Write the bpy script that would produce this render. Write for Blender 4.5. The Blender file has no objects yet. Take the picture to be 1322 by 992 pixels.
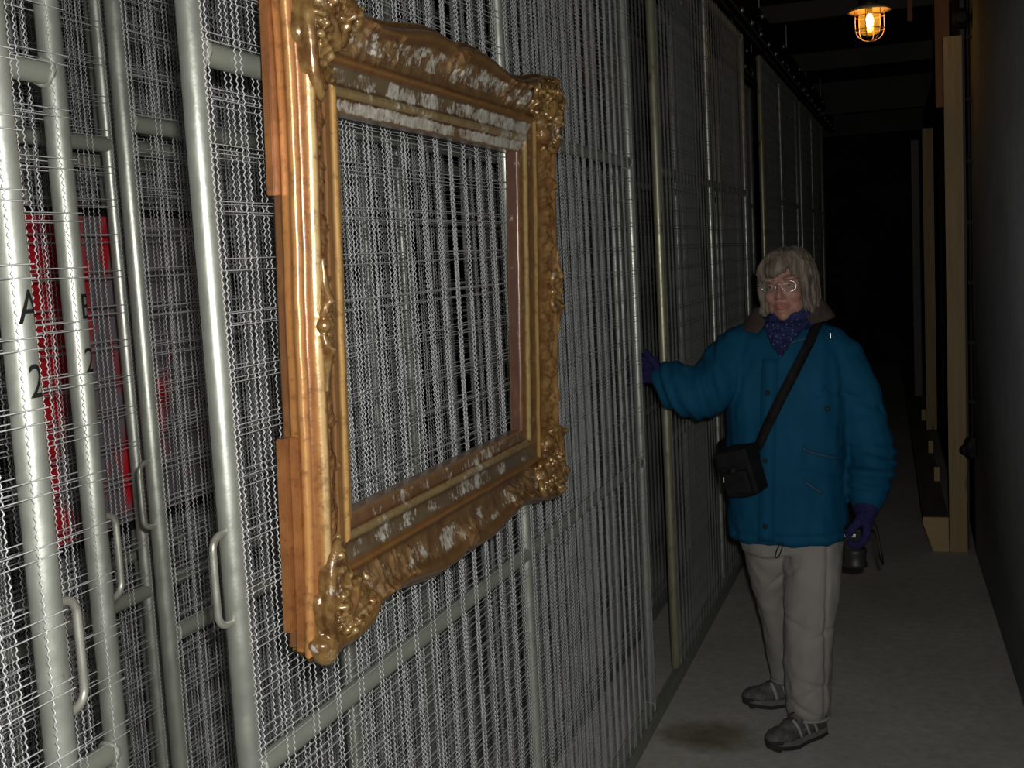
import bpy, bmesh, math, random
import numpy as np
from mathutils import Vector, Matrix, noise
PI = math.pi
random.seed(7)
rs = np.random.RandomState(11)
SC = bpy.context.scene
COL = SC.collection

# ------------------------------------------------------------------ camera
CAMZ = 1.62
ROLL, PITCH, YAW = math.radians(3.1), math.radians(6.15), math.radians(19.75)
FPX = 1480.0
cam_d = bpy.data.cameras.new('view_camera')
cam = bpy.data.objects.new('view_camera', cam_d)
COL.objects.link(cam)
cam_d.sensor_fit = 'HORIZONTAL'
cam_d.sensor_width = 36.0
cam_d.lens = 36.0 * FPX / 1322.0
cam_d.clip_start = 0.02
cam_d.clip_end = 60
fw = Vector((-math.sin(YAW) * math.cos(PITCH), math.cos(YAW) * math.cos(PITCH), -math.sin(PITCH)))
r0 = Vector((math.cos(YAW), math.sin(YAW), 0))
u0 = r0.cross(fw)

rt = r0 * math.cos(ROLL) - u0 * math.sin(ROLL)      # rolled: the picture's verticals lean right going down
up = u0 * math.cos(ROLL) + r0 * math.sin(ROLL)
M4 = Matrix((rt, up, -fw)).transposed().to_4x4()
M4.translation = Vector((0, 0, CAMZ))
cam.matrix_world = M4
SC.camera = cam

# ------------------------------------------------------------------ world, lights, exposure
w = bpy.data.worlds.new('world'); SC.world = w
w.use_nodes = True
w.node_tree.nodes['Background'].inputs[0].default_value = (0.5, 0.55, 0.6, 1)
w.node_tree.nodes['Background'].inputs[1].default_value = 0.0
FLASH_W = 37.0
fl_d = bpy.data.lights.new('camera_flash', 'AREA')
fl_d.shape = 'RECTANGLE'; fl_d.size = 0.034; fl_d.size_y = 0.016
fl_d.energy = FLASH_W
fl_d.color = (1.0, 0.985, 0.95)
fl = bpy.data.objects.new('camera_flash', fl_d); COL.objects.link(fl)
FM = M4.copy(); FM.translation = Vector((0, 0, CAMZ)) + rt * 0.035 + up * 0.05
fl.matrix_world = FM
vs = SC.view_settings
SC.display_settings.display_device = 'sRGB'
vs.view_transform = 'Standard'; vs.look = 'None'; vs.gamma = 1.0
vs.exposure = 0.0
vs.use_curve_mapping = False

# ------------------------------------------------------------------ helpers
def link(name, me, m=None, parent=None, loc=None):
    o = bpy.data.objects.new(name, me); COL.objects.link(o)
    if m is not None and me is not None and len(me.materials) == 0:
        me.materials.append(m)
    if parent is not None: o.parent = parent
    if loc is not None: o.location = loc
    return o

def tag(o, label, cat, group=None):
    o['label'] = label; o['category'] = cat
    if group: o['group'] = group
    return o

def thing(name, label, cat, loc=(0, 0, 0), group=None, rotz=0):
    o = bpy.data.objects.new(name, None); COL.objects.link(o)
    o.empty_display_size = 0.1
    o.location = loc; o.rotation_euler = (0, 0, rotz)
    return tag(o, label, cat, group)

def struct(name, me, m, parent=None):
    o = link(name, me, m, parent)
    if parent is None: o['kind'] = 'structure'
    return o

def mesh_np(name, V, F, smooth=True):
    """V (n,3); F list of equal length index arrays (m,k)"""
    me = bpy.data.meshes.new(name)
    V = np.asarray(V, dtype=np.float32)
    if isinstance(F, np.ndarray): F = [F]
    loops = np.concatenate([f.ravel() for f in F]).astype(np.int32)
    tot = np.concatenate([np.full(len(f), f.shape[1], np.int32) for f in F])
    st = np.concatenate([[0], np.cumsum(tot)[:-1]]).astype(np.int32)
    me.vertices.add(len(V)); me.vertices.foreach_set('co', V.ravel())
    me.loops.add(len(loops)); me.loops.foreach_set('vertex_index', loops)
    me.polygons.add(len(tot)); me.polygons.foreach_set('loop_start', st)
    me.polygons.foreach_set('loop_total', tot)
    if smooth: me.polygons.foreach_set('use_smooth', np.ones(len(tot), dtype=bool))
    me.update(calc_edges=True); me.validate()
    return me

def bm_mesh(name, bm, smooth=False):
    me = bpy.data.meshes.new(name)
    bmesh.ops.recalc_face_normals(bm, faces=bm.faces)
    bm.to_mesh(me); bm.free()
    if smooth: me.polygons.foreach_set('use_smooth', np.ones(len(me.polygons), dtype=bool))
    return me

def add_box(bm, lo, hi, bevel=0.0, mat=None):
    lo = Vector(lo); hi = Vector(hi)
    r = bmesh.ops.create_cube(bm, size=1.0)
    vs_ = r['verts']
    for v in vs_:
        v.co = Vector((lo.x + (v.co.x + .5) * (hi.x - lo.x), lo.y + (v.co.y + .5) * (hi.y - lo.y), lo.z + (v.co.z + .5) * (hi.z - lo.z)))
    if bevel > 0:
        es = list({e for v in vs_ for e in v.link_edges})
        r2 = bmesh.ops.bevel(bm, geom=es, offset=bevel, segments=2, affect='EDGES')
        vs_ = list({v for f in r2['faces'] for v in f.verts} | {v for v in vs_ if v.is_valid})
    if mat is not None:
        bmesh.ops.transform(bm, matrix=mat, verts=vs_)
    return vs_

def frames(P):
    """parallel-transport frames along polyline P (n,3)"""
    n = len(P)
    T = np.zeros((n, 3)); T[1:-1] = P[2:] - P[:-2]; T[0] = P[1] - P[0]; T[-1] = P[-1] - P[-2]
    T /= np.linalg.norm(T, axis=1)[:, None] + 1e-12
    a = np.array([0, 0, 1.0]) if abs(T[0][2]) < .9 else np.array([1.0, 0, 0])
    N = np.zeros((n, 3)); N[0] = a - T[0] * (a @ T[0]); N[0] /= np.linalg.norm(N[0])
    for i in range(1, n):
        v = N[i - 1] - T[i] * (N[i - 1] @ T[i]); N[i] = v / (np.linalg.norm(v) + 1e-12)
    return T, N, np.cross(T, N)

def tube_np(P, R, sides=10, caps=True, flat=1.0, closed=False):
    """tube along P with radii R -> (V, quads, tris)"""
    P = np.asarray(P, float); n = len(P)
    R = np.full(n, R) if np.isscalar(R) else np.asarray(R, float)
    T, N, B = frames(P)
    a = np.arange(sides) * 2 * PI / sides
    V = P[:, None, :] + R[:, None, None] * (np.cos(a)[None, :, None] * N[:, None, :] + flat * np.sin(a)[None, :, None] * B[:, None, :])
    V = V.reshape(-1, 3)
    i = np.arange(n - 1)[:, None] * sides; j = np.arange(sides)[None, :]; j2 = (j + 1) % sides
    Q = np.stack([i + j, i + j2, i + sides + j2, i + sides + j], -1).reshape(-1, 4)
    if closed:
        i = (n - 1) * sides; j = np.arange(sides); j2 = (j + 1) % sides
        Q = np.concatenate([Q, np.stack([i + j, i + j2, j2, j], -1)])
        return V, Q, np.zeros((0, 3), int)
    Tt = np.zeros((0, 3), int)
    if caps:
        e0, e1 = V[:sides].copy(), V[-sides:].copy()          # caps get their own rims so that the sides shade true
        V = np.concatenate([V, e0, e1, P[:1], P[-1:]]); b0 = n * sides; b1 = b0 + sides; c0 = b1 + sides; c1 = c0 + 1
        j = np.arange(sides); j2 = (j + 1) % sides
        Tt = np.concatenate([np.stack([np.full(sides, c0), b0 + j2, b0 + j], -1), np.stack([np.full(sides, c1), b1 + j, b1 + j2], -1)])
    return V, Q, Tt

class Acc:
    """collects numpy geometry into one mesh"""
    def __init__(s): s.V = []; s.Q = []; s.T = []; s.n = 0
    def add(s, V, Q=None, T=None):
        s.V.append(np.asarray(V, float))
        if Q is not None and len(Q): s.Q.append(np.asarray(Q, int) + s.n)
        if T is not None and len(T): s.T.append(np.asarray(T, int) + s.n)
        s.n += len(V); return s
    def tube(s, P, R, sides=10, **k): return s.add(*tube_np(P, R, sides, **k))
    def ell(s, c, r, mat=None, seg=14, rings=9):
        th = np.linspace(0, PI, rings + 1)[1:-1]; ph = np.arange(seg) * 2 * PI / seg
        V = np.stack([np.sin(th)[:, None] * np.cos(ph), np.sin(th)[:, None] * np.sin(ph), np.cos(th)[:, None] + 0 * ph], -1).reshape(-1, 3)
        V = np.concatenate([V, [[0, 0, 1], [0, 0, -1]]]) * np.asarray(r if not np.isscalar(r) else (r, r, r), float)
        if mat is not None: V = V @ np.asarray(mat).T
        V = V + np.asarray(c, float)
        n = rings - 1; i = np.arange(n - 1)[:, None] * seg; j = np.arange(seg)[None]; j2 = (j + 1) % seg
        Q = np.stack([i + j, i + seg + j, i + seg + j2, i + j2], -1).reshape(-1, 4)
        j = np.arange(seg); j2 = (j + 1) % seg; l = (n - 1) * seg; t = n * seg
        T = np.concatenate([np.stack([np.full(seg, t), j, j2], -1), np.stack([np.full(seg, t + 1), l + j2, l + j], -1)])
        return s.add(V, Q, T)
    def loft(s, rings, seg=28, pw=2.0):
        """rings: (cx,cy,cz,rx,ry[,tiltx,tilty]) stacked, closed"""
        a = np.arange(seg) * 2 * PI / seg
        ca = np.sign(np.cos(a)) * np.abs(np.cos(a)) ** (2 / pw); sa = np.sign(np.sin(a)) * np.abs(np.sin(a)) ** (2 / pw)
        V = []
        for r in rings:
            tx, ty = (r[5], r[6]) if len(r) > 5 else (0, 0)
            x = r[3] * ca; y = r[4] * sa
            V.append(np.stack([r[0] + x, r[1] + y, r[2] + tx * x + ty * y], -1))
        n = len(V); V = np.concatenate(V + [[np.array(rings[0][:3])], [np.array(rings[-1][:3])]])
        i = np.arange(n - 1)[:, None] * seg; j = np.arange(seg)[None]; j2 = (j + 1) % seg
        Q = np.stack([i + j, i + j2, i + seg + j2, i + seg + j], -1).reshape(-1, 4)
        j = np.arange(seg); j2 = (j + 1) % seg; l = (n - 1) * seg; c = n * seg
        T = np.concatenate([np.stack([np.full(seg, c), j2, j], -1), np.stack([np.full(seg, c + 1), l + j, l + j2], -1)])
        return s.add(V, Q, T)
    def box(s, lo, hi, mat=None, off=(0, 0, 0)):
        lo = np.array(lo, float); hi = np.array(hi, float)
        V = np.array([[x, y, z] for x in (lo[0], hi[0]) for y in (lo[1], hi[1]) for z in (lo[2], hi[2])])
        if mat is not None: V = V @ np.asarray(mat).T
        V = V + np.asarray(off, float)
        Q = np.array([[0, 1, 3, 2], [4, 6, 7, 5], [0, 4, 5, 1], [2, 3, 7, 6], [0, 2, 6, 4], [1, 5, 7, 3]])
        return s.add(V, Q)
    def cap(s, P, R, sides=14):
        """tapered capsule chain with ball joints, for remeshing"""
        s.tube(np.asarray(P, float), R, sides)
        for p, r in zip(P, ([R] * len(P)) if np.isscalar(R) else R): s.ell(p, r * 1.0, seg=sides)
        return s
    def mesh(s, name, smooth=True):
        F = []
        if s.Q: F.append(np.concatenate(s.Q))
        if s.T: F.append(np.concatenate(s.T))
        return mesh_np(name, np.concatenate(s.V), F, smooth)

def remesh(me, voxel, smooth=4, fac=0.5):
    o = bpy.data.objects.new('tmp', me); COL.objects.link(o)
    m = o.modifiers.new('r', 'REMESH'); m.mode = 'VOXEL'; m.voxel_size = voxel; m.use_smooth_shade = True
    if smooth:
        k = o.modifiers.new('s', 'SMOOTH'); k.iterations = smooth; k.factor = fac
    dg = bpy.context.evaluated_depsgraph_get(); dg.update()
    out = bpy.data.meshes.new_from_object(o.evaluated_get(dg))
    out.name = me.name
    bpy.data.objects.remove(o); bpy.data.meshes.remove(me)
    out.polygons.foreach_set('use_smooth', np.ones(len(out.polygons), dtype=bool))
    return out

def getco(me):
    a = np.zeros(len(me.vertices) * 3, np.float32); me.vertices.foreach_get('co', a); return a.reshape(-1, 3).astype(float)
def getno(me):
    a = np.zeros(len(me.vertices) * 3, np.float32); me.vertices.foreach_get('normal', a); return a.reshape(-1, 3).astype(float)
def setco(me, V):
    me.vertices.foreach_set('co', np.asarray(V, np.float32).ravel()); me.update()

def pnoise(V, sc, seed=0.0):
    sx, sy, sz = sc
    return np.array([noise.noise(Vector((v[0] * sx + seed, v[1] * sy - seed, v[2] * sz + 2 * seed))) for v in V])

def ribbon(P, Nn, width, thick):
    """flat strap along P, width direction = cross(T,N)"""
    P = np.asarray(P, float); Nn = np.asarray(Nn, float)
    T, _, _ = frames(P)
    Nn = Nn - T * np.sum(T * Nn, 1)[:, None]; Nn /= np.linalg.norm(Nn, axis=1)[:, None]
    W = np.cross(T, Nn)
    wd = np.full(len(P), width) if np.isscalar(width) else np.asarray(width)
    h = wd[:, None] / 2
    ring = [P + W * h + Nn * thick / 2, P - W * h + Nn * thick / 2, P - W * h - Nn * thick / 2, P + W * h - Nn * thick / 2]
    V = np.stack(ring, 1).reshape(-1, 3); n = len(P)
    i = np.arange(n - 1)[:, None] * 4; j = np.arange(4)[None]; j2 = (j + 1) % 4
    Q = np.stack([i + j, i + j2, i + 4 + j2, i + 4 + j], -1).reshape(-1, 4)
    Q = np.concatenate([Q, [[3, 2, 1, 0]], [[(n - 1) * 4 + k for k in range(4)]]])
    return V, Q

def spline(pts, n=40):
    """Catmull-Rom through pts"""
    P = np.asarray(pts, float); P = np.concatenate([[2 * P[0] - P[1]], P, [2 * P[-1] - P[-2]]])
    m = len(P) - 3; t = np.linspace(0, m - 1e-6, n); k = t.astype(int); f = (t - k)[:, None]
    a, b, c, d = P[k], P[k + 1], P[k + 2], P[k + 3]
    return .5 * ((2 * b) + (-a + c) * f + (2 * a - 5 * b + 4 * c - d) * f ** 2 + (-a + 3 * b - 3 * c + d) * f ** 3)

# ------------------------------------------------------------------ materials
class NT:
    def __init__(s, name):
        s.m = bpy.data.materials.new(name); s.m.use_nodes = True
        s.t = s.m.node_tree; s.b = s.t.nodes['Principled BSDF']
        s.tc = s.t.nodes.new('ShaderNodeTexCoord')
    def n(s, typ, **k):
        o = s.t.nodes.new(typ)
        for a, v in k.items(): setattr(o, a, v)
        return o
    def l(s, a, b): s.t.links.new(a, b)
    def coord(s, scale=(1, 1, 1), kind='Object'):
        mp = s.n('ShaderNodeMapping'); mp.inputs['Scale'].default_value = scale
        s.l(s.tc.outputs[kind], mp.inputs[0]); return mp.outputs[0]
    def noise(s, sc, det=4, rough=.55, scale=(1, 1, 1), kind='Object'):
        x = s.n('ShaderNodeTexNoise'); x.inputs['Scale'].default_value = sc; x.inputs['Detail'].default_value = det; x.inputs['Roughness'].default_value = rough
        s.l(s.coord(scale, kind), x.inputs['Vector']); return x.outputs['Fac']
    def ramp(s, fac, stops):
        r = s.n('ShaderNodeValToRGB'); e = r.color_ramp.elements
        while len(e) < len(stops): e.new(.5)
        for k, (p, c) in enumerate(stops):
            e[k].position = p; e[k].color = (c, c, c, 1) if np.isscalar(c) else (*c, 1)
        s.l(fac, r.inputs[0]); return r.outputs[0]
    def mix(s, fac, a, b, mode='MIX'):
        x = s.n('ShaderNodeMix', data_type='RGBA', blend_type=mode)
        if np.isscalar(fac): x.inputs[0].default_value = fac
        else: s.l(fac, x.inputs[0])
        for k, v in ((6, a), (7, b)):
            if isinstance(v, tuple): x.inputs[k].default_value = (*v, 1)
            else: s.l(v, x.inputs[k])
        return x.outputs[2]
    def math(s, op, a, b=0.0):
        x = s.n('ShaderNodeMath', operation=op)
        for k, v in ((0, a), (1, b)):
            if np.isscalar(v): x.inputs[k].default_value = v
            else: s.l(v, x.inputs[k])
        return x.outputs[0]
    def set(s, col=None, rough=None, metal=None, spec=None):
        for k, v in (('Base Color', col), ('Roughness', rough), ('Metallic', metal), ('Specular IOR Level', spec)):
            if v is None: continue
            if isinstance(v, tuple): s.b.inputs[k].default_value = (*v, 1)
            elif np.isscalar(v): s.b.inputs[k].default_value = v
            else: s.l(v, s.b.inputs[k])
        return s
    def bump(s, h, strength=.3, dist=.01):
        x = s.n('ShaderNodeBump'); x.inputs['Strength'].default_value = strength; x.inputs['Distance'].default_value = dist
        s.l(h, x.inputs['Height']); s.l(x.outputs[0], s.b.inputs['Normal']); return s

def simple(name, a, b, sc=8, rough=.6, metal=0., spec=.5, bump=0., bsc=None, scale=(1, 1, 1)):
    t = NT(name); f = t.noise(sc, 5, .6, scale)
    t.set(t.mix(t.ramp(f, [(.3, 0.), (.7, 1.)]), a, b), rough, metal, spec)
    if bump: t.bump(t.noise(bsc or sc * 4, 4, .6, scale), bump, .004)
    return t.m

def metal_paint(name, c, rust=.0, metal=.55, rough=.36):
    t = NT(name)
    f = t.ramp(t.noise(9, 5, .65), [(.3, 0.), (.7, 1.)])
    col = t.mix(f, tuple(x * .86 for x in c), tuple(min(1, x * 1.1) for x in c))
    r = t.ramp(t.noise(14, 6, .7, (1, 1, .5)), [(.62 - rust, 0.), (.72 - rust * .6, 1.)])
    col = t.mix(r, col, (.13, .06, .03))
    t.set(col, t.ramp(t.noise(40, 3), [(.3, rough - .06), (.7, rough + .1)]), metal)
    t.bump(t.noise(160, 3, .6), .12, .002)
    return t.m

M_POST = metal_paint('silver_painted_steel', (.44, .455, .395), -.02, .72, .38)
M_POSTR = metal_paint('silver_painted_steel_rusty', (.40, .39, .27), .06, .6, .38)
M_RAIL = metal_paint('grey_green_painted_steel', (.24, .25, .205), -.04, .12, .5)
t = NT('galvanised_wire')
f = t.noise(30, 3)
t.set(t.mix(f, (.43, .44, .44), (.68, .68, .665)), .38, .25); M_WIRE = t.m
t = NT('falloff_darkened_wire')  # darker copy of the wire: flash falloff put into the far panels' colour
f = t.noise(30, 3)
t.set(t.mix(f, (.21, .22, .215), (.33, .34, .325)), .5, .2); M_WIRE_DIMMED = t.m
M_BLK = simple('black_track_steel', (.012, .012, .012), (.03, .03, .03), 6, .5, .3)
M_BOLT = simple('zinc_bolt', (.45, .45, .43), (.6, .6, .58), 20, .3, .7)
M_STENCIL = simple('black_stencil_paint', (.004, .004, .004), (.012, .012, .012), 60, .9, 0, .1)

t = NT('concrete_floor')
f1 = t.noise(1.6, 8, .62); f2 = t.noise(26, 6, .7)
col = t.mix(t.ramp(f1, [(.3, 0.), (.72, 1.)]), (.40, .388, .348), (.56, .545, .495))
col = t.mix(t.ramp(f2, [(.35, 0.), (.75, .55)]), col, (.19, .186, .17))
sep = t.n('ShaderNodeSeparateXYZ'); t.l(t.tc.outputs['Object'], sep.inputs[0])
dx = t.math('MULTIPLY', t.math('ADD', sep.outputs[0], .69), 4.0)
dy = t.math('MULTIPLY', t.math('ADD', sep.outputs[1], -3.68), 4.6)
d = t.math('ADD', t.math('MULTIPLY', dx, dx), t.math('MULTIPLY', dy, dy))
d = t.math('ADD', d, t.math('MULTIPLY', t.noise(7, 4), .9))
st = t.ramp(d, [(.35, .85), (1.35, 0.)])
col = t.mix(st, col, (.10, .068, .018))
t.set(col, .72, 0., .35); t.bump(f2, .25, .004); M_FLOOR = t.m

t = NT('board_marked_concrete_wall')
f1 = t.noise(1.4, 7, .62); f2 = t.noise(18, 5, .7); f3 = t.noise(2.2, 4, .6, (1, .25, 5))
col = t.mix(t.ramp(f1, [(.3, 0.), (.7, 1.)]), (.19, .205, .215), (.33, .345, .355))
col = t.mix(t.ramp(f2, [(.4, 0.), (.7, .6)]), col, (.2, .21, .22))
t.set(col, .8, 0., .25); t.bump(t.math('ADD', f3, t.math('MULTIPLY', f2, .5)), .5, .012); M_WALL = t.m
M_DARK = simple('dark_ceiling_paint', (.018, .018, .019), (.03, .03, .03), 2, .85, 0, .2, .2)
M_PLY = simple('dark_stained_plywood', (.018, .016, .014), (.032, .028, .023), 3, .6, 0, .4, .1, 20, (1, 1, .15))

def wood(name, a, b, axis_scale, rough=.6):
    t = NT(name)
    f = t.noise(5, 6, .65, axis_scale)
    g = t.noise(2.5, 2, .5)
    c = t.mix(t.ramp(f, [(.3, 0.), (.7, 1.)]), a, b)
    v = t.n('ShaderNodeTexVoronoi'); v.inputs['Scale'].default_value = 1.0; t.l(t.coord((9, 9, 2.2)), v.inputs['Vector'])
    k = t.ramp(v.outputs['Distance'], [(.06, 1.), (.12, 0.)])
    c = t.mix(k, c, tuple(x * .35 for x in a))
    t.set(c, rough, 0, .3); t.bump(f, .15, .003); return t.m
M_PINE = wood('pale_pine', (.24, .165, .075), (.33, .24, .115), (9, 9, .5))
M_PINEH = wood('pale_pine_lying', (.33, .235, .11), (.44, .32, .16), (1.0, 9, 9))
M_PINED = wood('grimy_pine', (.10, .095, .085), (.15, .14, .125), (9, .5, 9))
M_OCHRE = wood('orange_brown_board', (.17, .065, .022), (.25, .10, .032), (9, 9, .5))

def gilt(name, gesso, gold, orange, bands=True, rgh=.3, rub=.4):
    """bronze paint over wood with red-brown bole, rubbed gold and flaked white gesso; the mesh's own
    attributes say how each moulding band was painted (paint) and how much gesso is left on it (gesso)"""
    t = NT(name)
    f1 = t.noise(13, 7, .62); f2 = t.noise(55, 6, .7)
    f3 = t.noise(20, 6, .66, (1, .8, 1.)); f4 = t.noise(95, 5, .75, (1, 1.3, .5))
    c = t.mix(t.ramp(f1, [(.32, 0.), (.68, 1.)]), orange[0], orange[1])
    c = t.mix(t.ramp(t.noise(34, 5, .6), [(.42, 0.), (.62, gold)]), c, (.52, .35, .12))
    if bands:
        at = t.n('ShaderNodeAttribute', attribute_name='paint')
        k = t.math('MULTIPLY', at.outputs['Alpha'], t.ramp(t.noise(24, 6, .7, (1, 1, .35)), [(.25, .55), (.5, 1.)]))
        c = t.mix(k, c, at.outputs['Color'])
    c = t.mix(t.ramp(f2, [(.52, 0.), (.66, .6)]), c, (.14, .05, .018))
    # wear: raised edges rubbed bright, hollows keep dark grime (follows the carving itself)
    geo = t.n('ShaderNodeNewGeometry')
    c = t.mix(t.ramp(geo.outputs['Pointiness'], [(.42, .9), (.495, 0.)]), c, (.05, .022, .008))
    c = t.mix(t.ramp(geo.outputs['Pointiness'], [(.515, 0.), (.60, rub)]), c, (.60, .43, .18))
    g = t.math('ADD', t.math('MULTIPLY', f3, .6), t.math('MULTIPLY', f4, .4))
    g = t.math('ADD', g, gesso)
    if bands:
        a2 = t.n('ShaderNodeAttribute', attribute_name='gesso')
        g = t.math('ADD', g, a2.outputs['Fac'])
    gm = t.ramp(g, [(.54, 0.), (.60, .9)])
    c = t.mix(gm, c, t.mix(t.ramp(f2, [(.4, 0.), (.6, 1.)]), (.34, .31, .24), (.60, .58, .51)))
    t.set(c, t.mix(gm, (rgh, rgh, rgh), (.7, .7, .7)), t.mix(gm, (.28, .28, .28), (0, 0, 0)), .6)
    t.b.inputs['Coat Weight'].default_value = .35; t.b.inputs['Coat Roughness'].default_value = .22
    t.bump(t.math('ADD', f2, t.math('MULTIPLY', gm, .6)), .3, .002)
    return t.m
OR = ((.36, .145, .04), (.52, .24, .07))
M_GILT_H = gilt('gilt_worn_to_gesso', .0, .22, ((.135, .070, .030), (.225, .125, .058)))
M_GILT_B = gilt('gilt_rubbed_to_bole', -.03, .22, ((.14, .070, .028), (.235, .125, .052)))
M_GILT_S = gilt('gilt_orange_varnish', -.14, .12, OR, True, .3, .1)
M_GILT_R = gilt('gilt_brown_gold', -.08, .4, ((.18, .078, .022), (.28, .13, .038)))
M_GOLD = gilt('burnished_gold_carving', -.045, .38, ((.095, .042, .012), (.21, .10, .028)), False, .24, .5)
M_SIDEW = gilt('raw_orange_wood_fillet', -.2, .05, ((.20, .074, .024), (.34, .14, .045)), False, .35, 0.)

M_TEAL = simple('teal_nylon_shell', (.004, .056, .115), (.008, .076, .150), 5, .7, 0, .08, .1, 130)
M_TEALD = simple('dark_teal_seam', (.008, .045, .08), (.012, .06, .1), 9, .6)
M_CORD = simple('brown_corduroy', (.05, .036, .029), (.08, .06, .05), 40, .9, 0, .2, .5, 150)
t = NT('blue_speckled_scarf')
v = t.n('ShaderNodeTexVoronoi'); v.inputs['Scale'].default_value = 95; t.l(t.coord(), v.inputs['Vector'])
k = t.ramp(v.outputs['Distance'], [(.16, 1.), (.28, 0.)])
c = t.mix(t.ramp(t.noise(30, 3), [(.4, 0.), (.6, 1.)]), (.010, .013, .055), (.022, .028, .10))
t.set(t.mix(t.math('MULTIPLY', k, .8), c, (.16, .2, .42)), .8, 0, .2); M_SCARF = t.m
M_GLOVE = simple('navy_knit_glove', (.014, .013, .055), (.026, .024, .09), 60, .95, 0, .15, .6, 200)
M_TROUS = simple('stone_cotton', (.235, .222, .20), (.29, .275, .25), 6, .85, 0, .2, .2, 180)
M_BAG = simple('black_nylon', (.006, .006, .007), (.013, .013, .013), 30, .75, 0, .15, .3, 200)
M_BLKP = simple('black_plastic', (.008, .008, .009), (.014, .014, .014), 30, .6, 0, .2)
M_CHROME = simple('silver_trim', (.7, .7, .7), (.8, .8, .8), 30, .25, .9)
M_SKIN = simple('skin', (.34, .165, .12), (.43, .23, .175), 14, .5, 0, .45, .08, 120)
M_LIP = simple('lips', (.40, .13, .12), (.45, .16, .14), 30, .45)
M_EYE = simple('eye_white', (.30, .28, .27), (.36, .34, .32), 10, .2)
M_IRIS = simple('iris', (.03, .025, .02), (.05, .04, .03), 10, .15)
M_HAIR = simple('grey_blond_hair', (.06, .045, .03), (.24, .20, .15), 75, .5, 0, .35, .4, 150, (1, 1, .07))
M_BROW = simple('eyebrow', (.16, .12, .09), (.22, .17, .13), 30, .7)
M_SHOE = simple('grey_mesh_shoe', (.045, .042, .037), (.13, .12, .108), 45, .7, 0, .4, .3, 150)
M_SHOEB = simple('grey_overlay', (.22, .22, .215), (.32, .32, .31), 30, .4)
M_SOLE = simple('black_rubber_sole', (.012, .012, .012), (.025, .025, .022), 30, .8)
M_MIDS = simple('pale_midsole', (.11, .105, .09), (.16, .155, .135), 30, .7)
M_LACE = simple('dark_lace', (.015, .015, .017), (.03, .03, .035), 30, .9)
M_SOCK = simple('pale_sock', (.35, .33, .25), (.42, .4, .31), 30, .95)

# ------------------------------------------------------------------ the setting
bm = bmesh.new(); add_box(bm, (-3.6, -1.6, -.1), (.9, 15.5, 0)); struct('floor', bm_mesh('floor', bm), M_FLOOR)
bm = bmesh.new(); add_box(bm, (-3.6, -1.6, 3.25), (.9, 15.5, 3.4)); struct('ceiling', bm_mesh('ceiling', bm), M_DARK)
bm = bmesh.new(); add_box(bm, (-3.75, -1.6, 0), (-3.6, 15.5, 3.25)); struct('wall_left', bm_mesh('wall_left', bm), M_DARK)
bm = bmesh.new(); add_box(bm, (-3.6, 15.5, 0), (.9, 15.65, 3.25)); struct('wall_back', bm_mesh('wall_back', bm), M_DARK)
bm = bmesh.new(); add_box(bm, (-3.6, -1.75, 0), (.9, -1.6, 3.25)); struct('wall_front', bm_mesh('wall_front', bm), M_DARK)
# right wall: slightly splayed, as cast
A = Acc()
pl = [(.50, -1.6), (.252, 6.2), (.232, 15.5)]
V = []; 
for x, y in pl: V += [[x, y, 0], [x, y, 3.25], [x + .5, y, 0], [x + .5, y, 3.25]]
Q = []
for k in range(2):
    a = 4 * k; Q += [[a, a + 4, a + 5, a + 1], [a + 2, a + 3, a + 7, a + 6], [a + 1, a + 5, a + 7, a + 3], [a, a + 2, a + 6, a + 4]]
Q += [[0, 1, 3, 2], [8, 10, 11, 9]]
A.add(np.array(V), np.array(Q)); struct('wall_right', A.mesh('wall_right', False), M_WALL)

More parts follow.
